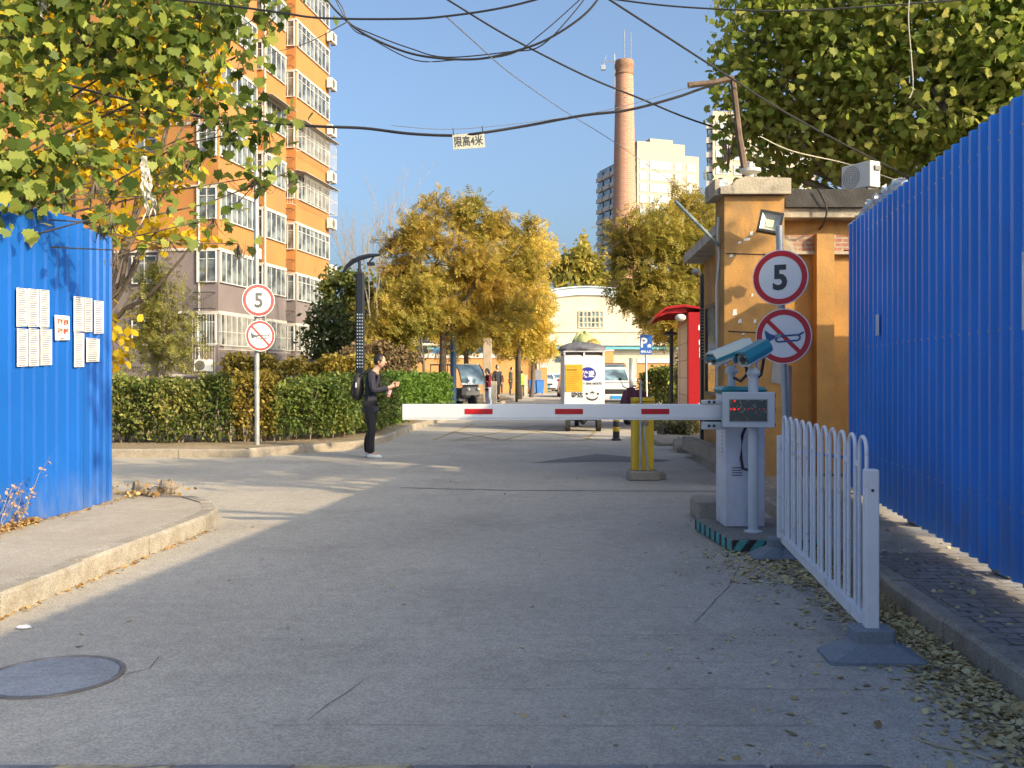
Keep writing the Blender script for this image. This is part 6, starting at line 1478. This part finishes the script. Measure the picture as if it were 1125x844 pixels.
# bare tree
def bare(name, label, base, h, lean, n, m, spread_=.45, r=.07):
    t = thing(name, label, 'tree', base); b = MB(); base = Vector(base)
    def grow(p, d_, L, r, k):
        q = p+d_*L; b.tube(bez(p, q, (0, 0, 0), 3, L*.03), [r, r*.9, r*.8, r*.65], 5, cap=False)
        if k == 0: return
        for i in range(random.randint(2, 3)):
            dd = (d_+Vector((random.uniform(-1, 1), random.uniform(-1, 1), random.uniform(-.1, .6)))*spread_).normalized(); grow(p.lerp(q, random.uniform(.55, 1)), dd, L*random.uniform(.6, .85), r*.6, k-1)
    grow(base, Vector((lean, 0, 1)).normalized(), h*.38, r, n); b.build('branch', m, t); return t
bare('bare_tree', 'tall bare tree with thin grey branches left of the largest golden tree', (X(412, 44), 44, .14), 9.0, .0, 6, barkl, .35, .08)
bare('bare_tree', 'leafless thin tree nearest the apartment block corner behind the street lamp', (X(398, 50), 50, .14), 8.5, -.02, 6, barkl, .33, .07)
tree('tall_poplar', 'thin green-yellow poplar rising behind the cream hall roof', (X(633, 125), 125, 0), .3, 8,
     pb([(633, 285, 125, 2.0, 2.5), (628, 300, 125, 2.6, 2.2), (648, 300, 125, 2.2, 2.), (612, 305, 125, 1.5, 1.4), (640, 270, 125, .8, 1.6), (655, 290, 125, 1.4, 1.6)]), 2600, .8, olive, bark, SIMPLE, subs=10)
tree('street_tree', 'tall olive-gold tree right of the chimney behind the red lockers', (X(748, 34), 34, .14), .17, 3.6,
     pb([(712, 245, 34, .8, .6), (752, 232, 34.5, .8, .6), (700, 270, 34, 1.1, .9), (735, 265, 33.5, 1.3, 1.0), (770, 260, 34, 1.1, 1.1), (702, 318, 34, .8, .8), (725, 315, 33.5, 1.3, .9), (765, 315, 34, 1.1, .9), (684, 285, 34.5, .5, .6), (745, 205, 34, .3, .35), (765, 225, 34, .7, .7), (785, 290, 34, .8, 1.0), (712, 350, 34, .5, .5)]),
     6200, .29, olive, bark, SPRIG, 'golden trees along the right of the street', subs=12, spread=.27)
tree('street_tree', 'brighter golden tree behind the P sign', (X(741, 44), 44, .14), .15, 3.2,
     pb([(718, 345, 44, 1.0, .9), (735, 362, 44, 1.2, .7), (755, 350, 44, 1.2, 1.0), (700, 325, 44, .7, .7), (770, 330, 44, 1.2, 1.2)]), 3600, .4, gold, bark, SPRIG, 'golden trees along the right of the street', subs=10)
tree('street_tree', 'slender dark-trunked tree between the P sign and the lockers', (X(757, 38), 38, .14), .12, 3.0, pb([(760, 330, 38, 1.0, .9), (745, 345, 38, .9, .7)]), 1000, .34, gold, bark, SPRIG, 'golden trees along the right of the street')

# big plane tree behind the guard house
bl = pb([(830, 40, 16.5, .75, .9), (880, 20, 16.5, .9, .9), (930, 60, 16, 1.0, 1.0), (860, 90, 16.5, .9, .8), (900, 130, 16.5, 1.0, .7), (850, 150, 17, .7, .6), (960, 130, 16, 1.0, .8), (1000, 40, 15.5, 1.1, 1.0), (1040, 110, 15, 1.0, .9), (950, 175, 16.5, .9, .5), (880, 182, 17, .8, .4), (1080, 40, 15, 1.1, 1.0), (1110, 100, 14.5, .9, .8), (1010, 170, 15.5, .9, .5), (815, 95, 16.5, .45, .45), (812, 128, 16.5, .4, .35), (835, -20, 17, .8, .7), (900, -40, 17, 1.2, .8), (1000, -50, 16, 1.4, .9), (1110, -40, 15, 1.4, .9), (1170, 60, 14.5, 1.2, 1.3), (1180, 150, 14, 1, 1), (800, 165, 16.8, .3, .3), (1070, 160, 15, .9, .6)])
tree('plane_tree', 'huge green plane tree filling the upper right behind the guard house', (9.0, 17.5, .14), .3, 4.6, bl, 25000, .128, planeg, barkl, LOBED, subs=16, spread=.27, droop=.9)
# same kind of tree on the right, beside and behind the camera: its crown dapples the left pavement
tree('plane_tree', 'plane tree standing beyond the right blue fence beside the camera', (8.8, 4.0, .14), .28, 4.0,
     [(6.25, 2.2, 7.3, .4, .5, .5), (8.2, 4.4, 7.8, 1.0, .7, .8), (9.8, 3.6, 8.0, 1.1, .8, .9), (7.2, 5.0, 7.6, .9, .7, .7), (10.8, 4.8, 8.0, 1.1, 1.0, .9), (9.0, 6.0, 7.6, 1.0, 1.0, .8)], 1500, .2, planeg, barkl, LOBED, subs=12, spread=.3, droop=.9)

# foreground plane branches over the left hoarding
bl = pb([(20, 215, 8.3, .42, .2), (70, 215, 8.5, .32, .18), (110, 245, 8.7, .22, .16), (128, 275, 8.8, .12, .12), (104, 200, 8.3, .25, .12), (122, 235, 8.35, .16, .12), (15, 150, 8.4, .5, .3), (80, 160, 8.9, .45, .25), (40, 100, 8.8, .55, .3), (10, 40, 9, .6, .4), (80, 40, 9.4, .6, .4), (150, 30, 10, .7, .4), (220, 15, 10.4, .6, .3), (200, 90, 10.2, .6, .35), (265, 60, 10.6, .3, .25), (150, 120, 10, .5, .3), (250, 130, 10.6, .5, .3), (295, 140, 10.8, .28, .3), (210, 175, 10.4, .4, .3), (280, 195, 10.8, .4, .18), (170, 215, 10.2, .3, .18), (235, 240, 10.6, .35, .15), (290, 15, 10.8, .3, .2), (100, -50, 9.4, 1.0, .5), (230, -40, 10.3, .9, .3), (0, -60, 9, .8, .6), (-60, 120, 8.2, .6, .8), (-60, 220, 8, .5, .4), (320, 188, 10.9, .12, .06), (185, 262, 10.4, .3, .12), (262, 268, 10.6, .25, .08)])
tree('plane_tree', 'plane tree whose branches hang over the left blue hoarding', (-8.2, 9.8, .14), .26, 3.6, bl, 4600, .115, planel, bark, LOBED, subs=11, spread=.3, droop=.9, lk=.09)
tree('yellow_tree', 'bright yellow tree showing through the plane branches before the apartment block', (X(100, 23), 23, .14), .14, 2.8,
     pb([(150, 60, 23, 1.2, .9), (210, 50, 23, .9, .9), (120, 120, 23, 1.0, .8), (190, 110, 23, .8, .6), (230, 90, 23, .6, .5), (140, 200, 23, .9, .7), (195, 190, 23, .5, .5), (100, 160, 22.5, .9, .9), (60, 60, 23, 1.2, 1.2), (170, 255, 22, .8, .35), (215, 262, 22, .6, .2), (120, 250, 22, .7, .5), (60, 190, 23, 1.0, .8), (120, 360, 21, .4, .9), (165, 10, 23, 1.0, .8)]), 5200, .2, YL, bark, OVAL, subs=9, spread=.27)
# feathery shrub before the grey wall
t = bare('feathery_shrub', 'upright feathery shrub with thin yellow-green leaves before the grey wall', (X(180, 23.5), 23.5, .14), 4.0, 0, 5, barkl, .3, .035)
t['category'] = 'shrub'
pts = np.concatenate([rng.normal(size=(700, 3))*np.array([.42, .35, .5])+np.array(P(178, 350, 23.5)), rng.normal(size=(350, 3))*np.array([.45, .35, .3])+np.array(P(182, 385, 23.5)), rng.normal(size=(160, 3))*np.array([.18, .2, .35])+np.array(P(172, 310, 23.5))])
leaf_mesh('foliage', pts, .2, leafmat('feather_leaves', [(.1, .12, .03), (.22, .22, .06), (.36, .3, .08)], .4), SPRIG, t, .3)
# pale plastic strips caught in the branches
for k, pts in enumerate(([(48, -10, 9), (45, 8, 9), (47, 26, 9)], [(158, 172, 10), (160, 200, 10), (164, 225, 10), (161, 250, 10)])):
    q = [P(*p) for p in pts]; b = MB()
    for st_ in range(7):
        vs = []; n_ = 14; ln = random.uniform(.55, 1.); ox = random.uniform(-.045, .045); ph = random.random()*6
        for i in range(n_+1):
            s = i/n_*(len(q)-1)*ln; j = min(int(s), len(q)-2); p = q[j].lerp(q[j+1], s-j)+Vector((ox*(.3+i/n_)+.015*math.sin(i*.9+ph), .03*math.cos(i*.7+ph), 0)); w = .016*(1-i/n_)+.004
            vs += [tuple(p+Vector((-w, .01*math.sin(i*2), 0))), tuple(p+Vector((w, .01*math.cos(i*2), 0)))]
        b.add(vs, [(2*i, 2*i+2, 2*i+3, 2*i+1) for i in range(n_)])
    tag(b.build('plastic_strip', pm('dirty_plastic', (.42, .4, .36), .6, var=.15, scale=20)), ('shredded white plastic strip hanging near the top left corner', 'long shredded white plastic strip hanging low in the plane branches')[k], 'plastic strip')

# ================================================================== FALLEN LEAVES, WEEDS, LITTER
dry = leafmat('dry_leaves', [(.22, .13, .06), (.4, .31, .14), (.55, .45, .22), (.6, .5, .27), (.45, .28, .11)], .1, .2, 3)
def kx(y):   # right kerb face
    ys = [p[1] for p in RK]; xs_ = [p[0] for p in RK]; return np.interp(y, ys, xs_)
n = 7000; y = rng.uniform(3.0, 8.2, n); wdt = np.interp(y, [3, 4.2, 5.5, 7, 8.2], [.42, .45, .42, .5, .45]); x = kx(y)-.02-np.abs(rng.beta(1, 2.2, n))*wdt*1.1; z = .006+rng.uniform(0, 1, n)*.03*np.exp(-(kx(y)-x)*4)
a = np.stack([x, y, z], 1)
n = 700; y = rng.uniform(2.8, 9.5, n); x = kx(y)-.2-np.abs(rng.exponential(.4, n)); a = np.concatenate([a, np.stack([x, y, np.full(n, .008)], 1)])
n = 70; a = np.concatenate([a, np.stack([rng.uniform(-2.6, 1.6, n), rng.uniform(3.5, 14, n), np.full(n, .007)], 1)])
n = 480; y = rng.uniform(3, 12, n); x = kx(y)+.15+rng.uniform(0, 1.4, n)*rng.uniform(0, 1, n); a = np.concatenate([a, np.stack([x, y, np.full(n, .144)], 1)])
n = 1100; y = rng.uniform(6.6, 8.0, n); x = 2.0+rng.normal(0, .22, n); a = np.concatenate([a, np.stack([np.minimum(x, kx(y)-.02), y, np.full(n, .01)], 1)])
tag(leaf_mesh('fallen_leaves', a, .031, dry, OVAL, None, flat=.6, svar=.65), 'dry fallen leaves gathered along the right kerb and scattered on the road', 'fallen leaves', kind='stuff')
orng = leafmat('orange_dry_leaves', [(.2, .1, .03), (.42, .22, .07), (.5, .33, .13), (.5, .36, .2)], .15, .2, 3)
n = 1700; t_ = rng.uniform(0, 1, n); y = 6.6+t_*1.9; x = -5.432+.14*y+.04+np.abs(rng.normal(0, .16, n))*(1.15-t_); z = .15+rng.uniform(0, .05, n)
a = np.stack([x, y, z], 1); n = 160; y = rng.uniform(8.4, 10.2, n); x = np.minimum(-5.432+.14*y, -4.13)+.02+np.abs(rng.normal(0, .06, n)); a = np.concatenate([a, np.stack([x, y, np.full(n, .153)], 1)])
lky = [p[1] for p in LK[1:5]]; lkx = [p[0] for p in LK[1:5]]; n = 420; y = rng.uniform(3.5, 9.0, n); x = np.interp(y, lky, lkx)+np.abs(rng.normal(0, .035, n)); a = np.concatenate([a, np.stack([x, y, np.full(n, .01)], 1)])
tag(leaf_mesh('orange_leaf_litter', a, .03, orng, OVAL, None, flat=.6), 'orange dry leaf litter at the foot of the left hoarding and kerb', 'fallen leaves', kind='stuff')
# dry weed at the left hoarding
c = Vector((-4.32, 7.95, .15)); t = thing('dry_weed', 'dry straggly weed standing against the left blue hoarding', 'weed', c); b = MB(); tips = []
for k in range(16):
    p = c+Vector((random.uniform(-.05, .2), random.uniform(-.25, .35), 0)); ln_ = random.uniform(.12, .5) if k else .66; d_ = Vector((random.uniform(-.1, .5), random.uniform(-.3, .6), 1)).normalized()
    q = p+d_*ln_; b.tube(bez(p, q, (0, 0, 0), 4, .02), [.004, .0035, .003, .002, .0015], 4, cap=False)
    for j in range(14): f = random.uniform(.3, 1); tips.append(tuple(p.lerp(q, f)+Vector((random.gauss(0, .02), random.gauss(0, .02), random.gauss(0, .015)))))
b.build('stem', barkl, t); leaf_mesh('seed_head', tips, .03, leafmat('dry_weed_leaves', [(.35, .2, .12), (.5, .33, .22), (.55, .42, .33)], .2), OVAL, t)
b = MB(); b.ell((-4.22, 7.6, .19), (.045, .04, .04), 9, 6, jit=.25); tag(b.build('crumpled_tissue', white), 'crumpled white tissue in the leaf litter below the left hoarding', 'litter')
c = Vector((-3.98, 10.35, .15)); t = thing('rubble_clump', 'clump of dry weeds and rubble behind the end of the left hoarding', 'rubble', c); b = MB()
for k in range(7): b.ell(c+Vector((random.uniform(-.25, .3), random.uniform(-.15, .2), random.uniform(0, .12))), (random.uniform(.04, .1),)*3, 7, 5, jit=.25)
b.build('stone', barkl, t); leaf_mesh('dry_leaf', np.array(c)+rng.normal(size=(160, 3))*np.array([.2, .12, .04])+np.array([.05, 0, .05]), .05, orng, OVAL, t)
# dry grass tuft at the right kerb
c = Vector((2.3, 6.1, 0)); b = MB()
for k in range(150):
    p = c+Vector((random.gauss(-.03, .05), random.gauss(0, .22), 0)); q = p+Vector((random.uniform(-.12, .05), random.uniform(-.08, .08), random.uniform(.05, .17))); b.tube([p, p.lerp(q, .6)+Vector((0, 0, .03)), q], [.0022, .0018, .001], 3, cap=False)
tag(b.build('dry_grass_tuft', pm('straw', (.42, .33, .18), .9)), 'tuft of dry straw-coloured grass against the right kerb behind the railing', 'grass tuft')
b = MB(); b.tube([G(1000, 810), G(1030, 822)+Vector((0, 0, .01)), G(1060, 826), G(1088, 838)+Vector((0, 0, .01))], .005, 5); tag(b.build('fallen_twig', pm('straw2', (.45, .37, .24), .9)), 'pale thin fallen twig on the road at the lower right', 'twig')
for k, (px, py, z, s_, lab) in enumerate(((27, 691, 0, .03, 'small white scrap of litter below the left kerb'), (932, 614, .0, .035, 'crushed white and blue packet behind the railing bars'))):
    g_ = G(px, py, z); b = MB(); b.ell(g_+Vector((0, 0, .01)), (s_*1.3, s_, .01), 8, 4, jit=.3); tag(b.build('litter_scrap', white), lab, 'litter')
import OpenImageIO as oiio, sys, numpy as np
b=oiio.ImageBuf('/workdir/render_main.png'); a=b.get_pixels(oiio.UINT8); h,w=a.shape[:2]
for n,(x,y) in dict(skytop=(450,40),skymid=(580,190),skylow=(630,240),road=(560,600),roadlit=(190,530),pavlit=(60,580),bfence=(60,460),rfence=(1050,400),kerb=(60,665),hedge=(200,460),wall=(820,350),tree=(500,300)).items():
    X=int(x*w/1125);Y=int(y*h/844);print(n,a[Y-3:Y+4,X-3:X+4,:3].reshape(-1,3).mean(0).astype(int),end='; ')
print()
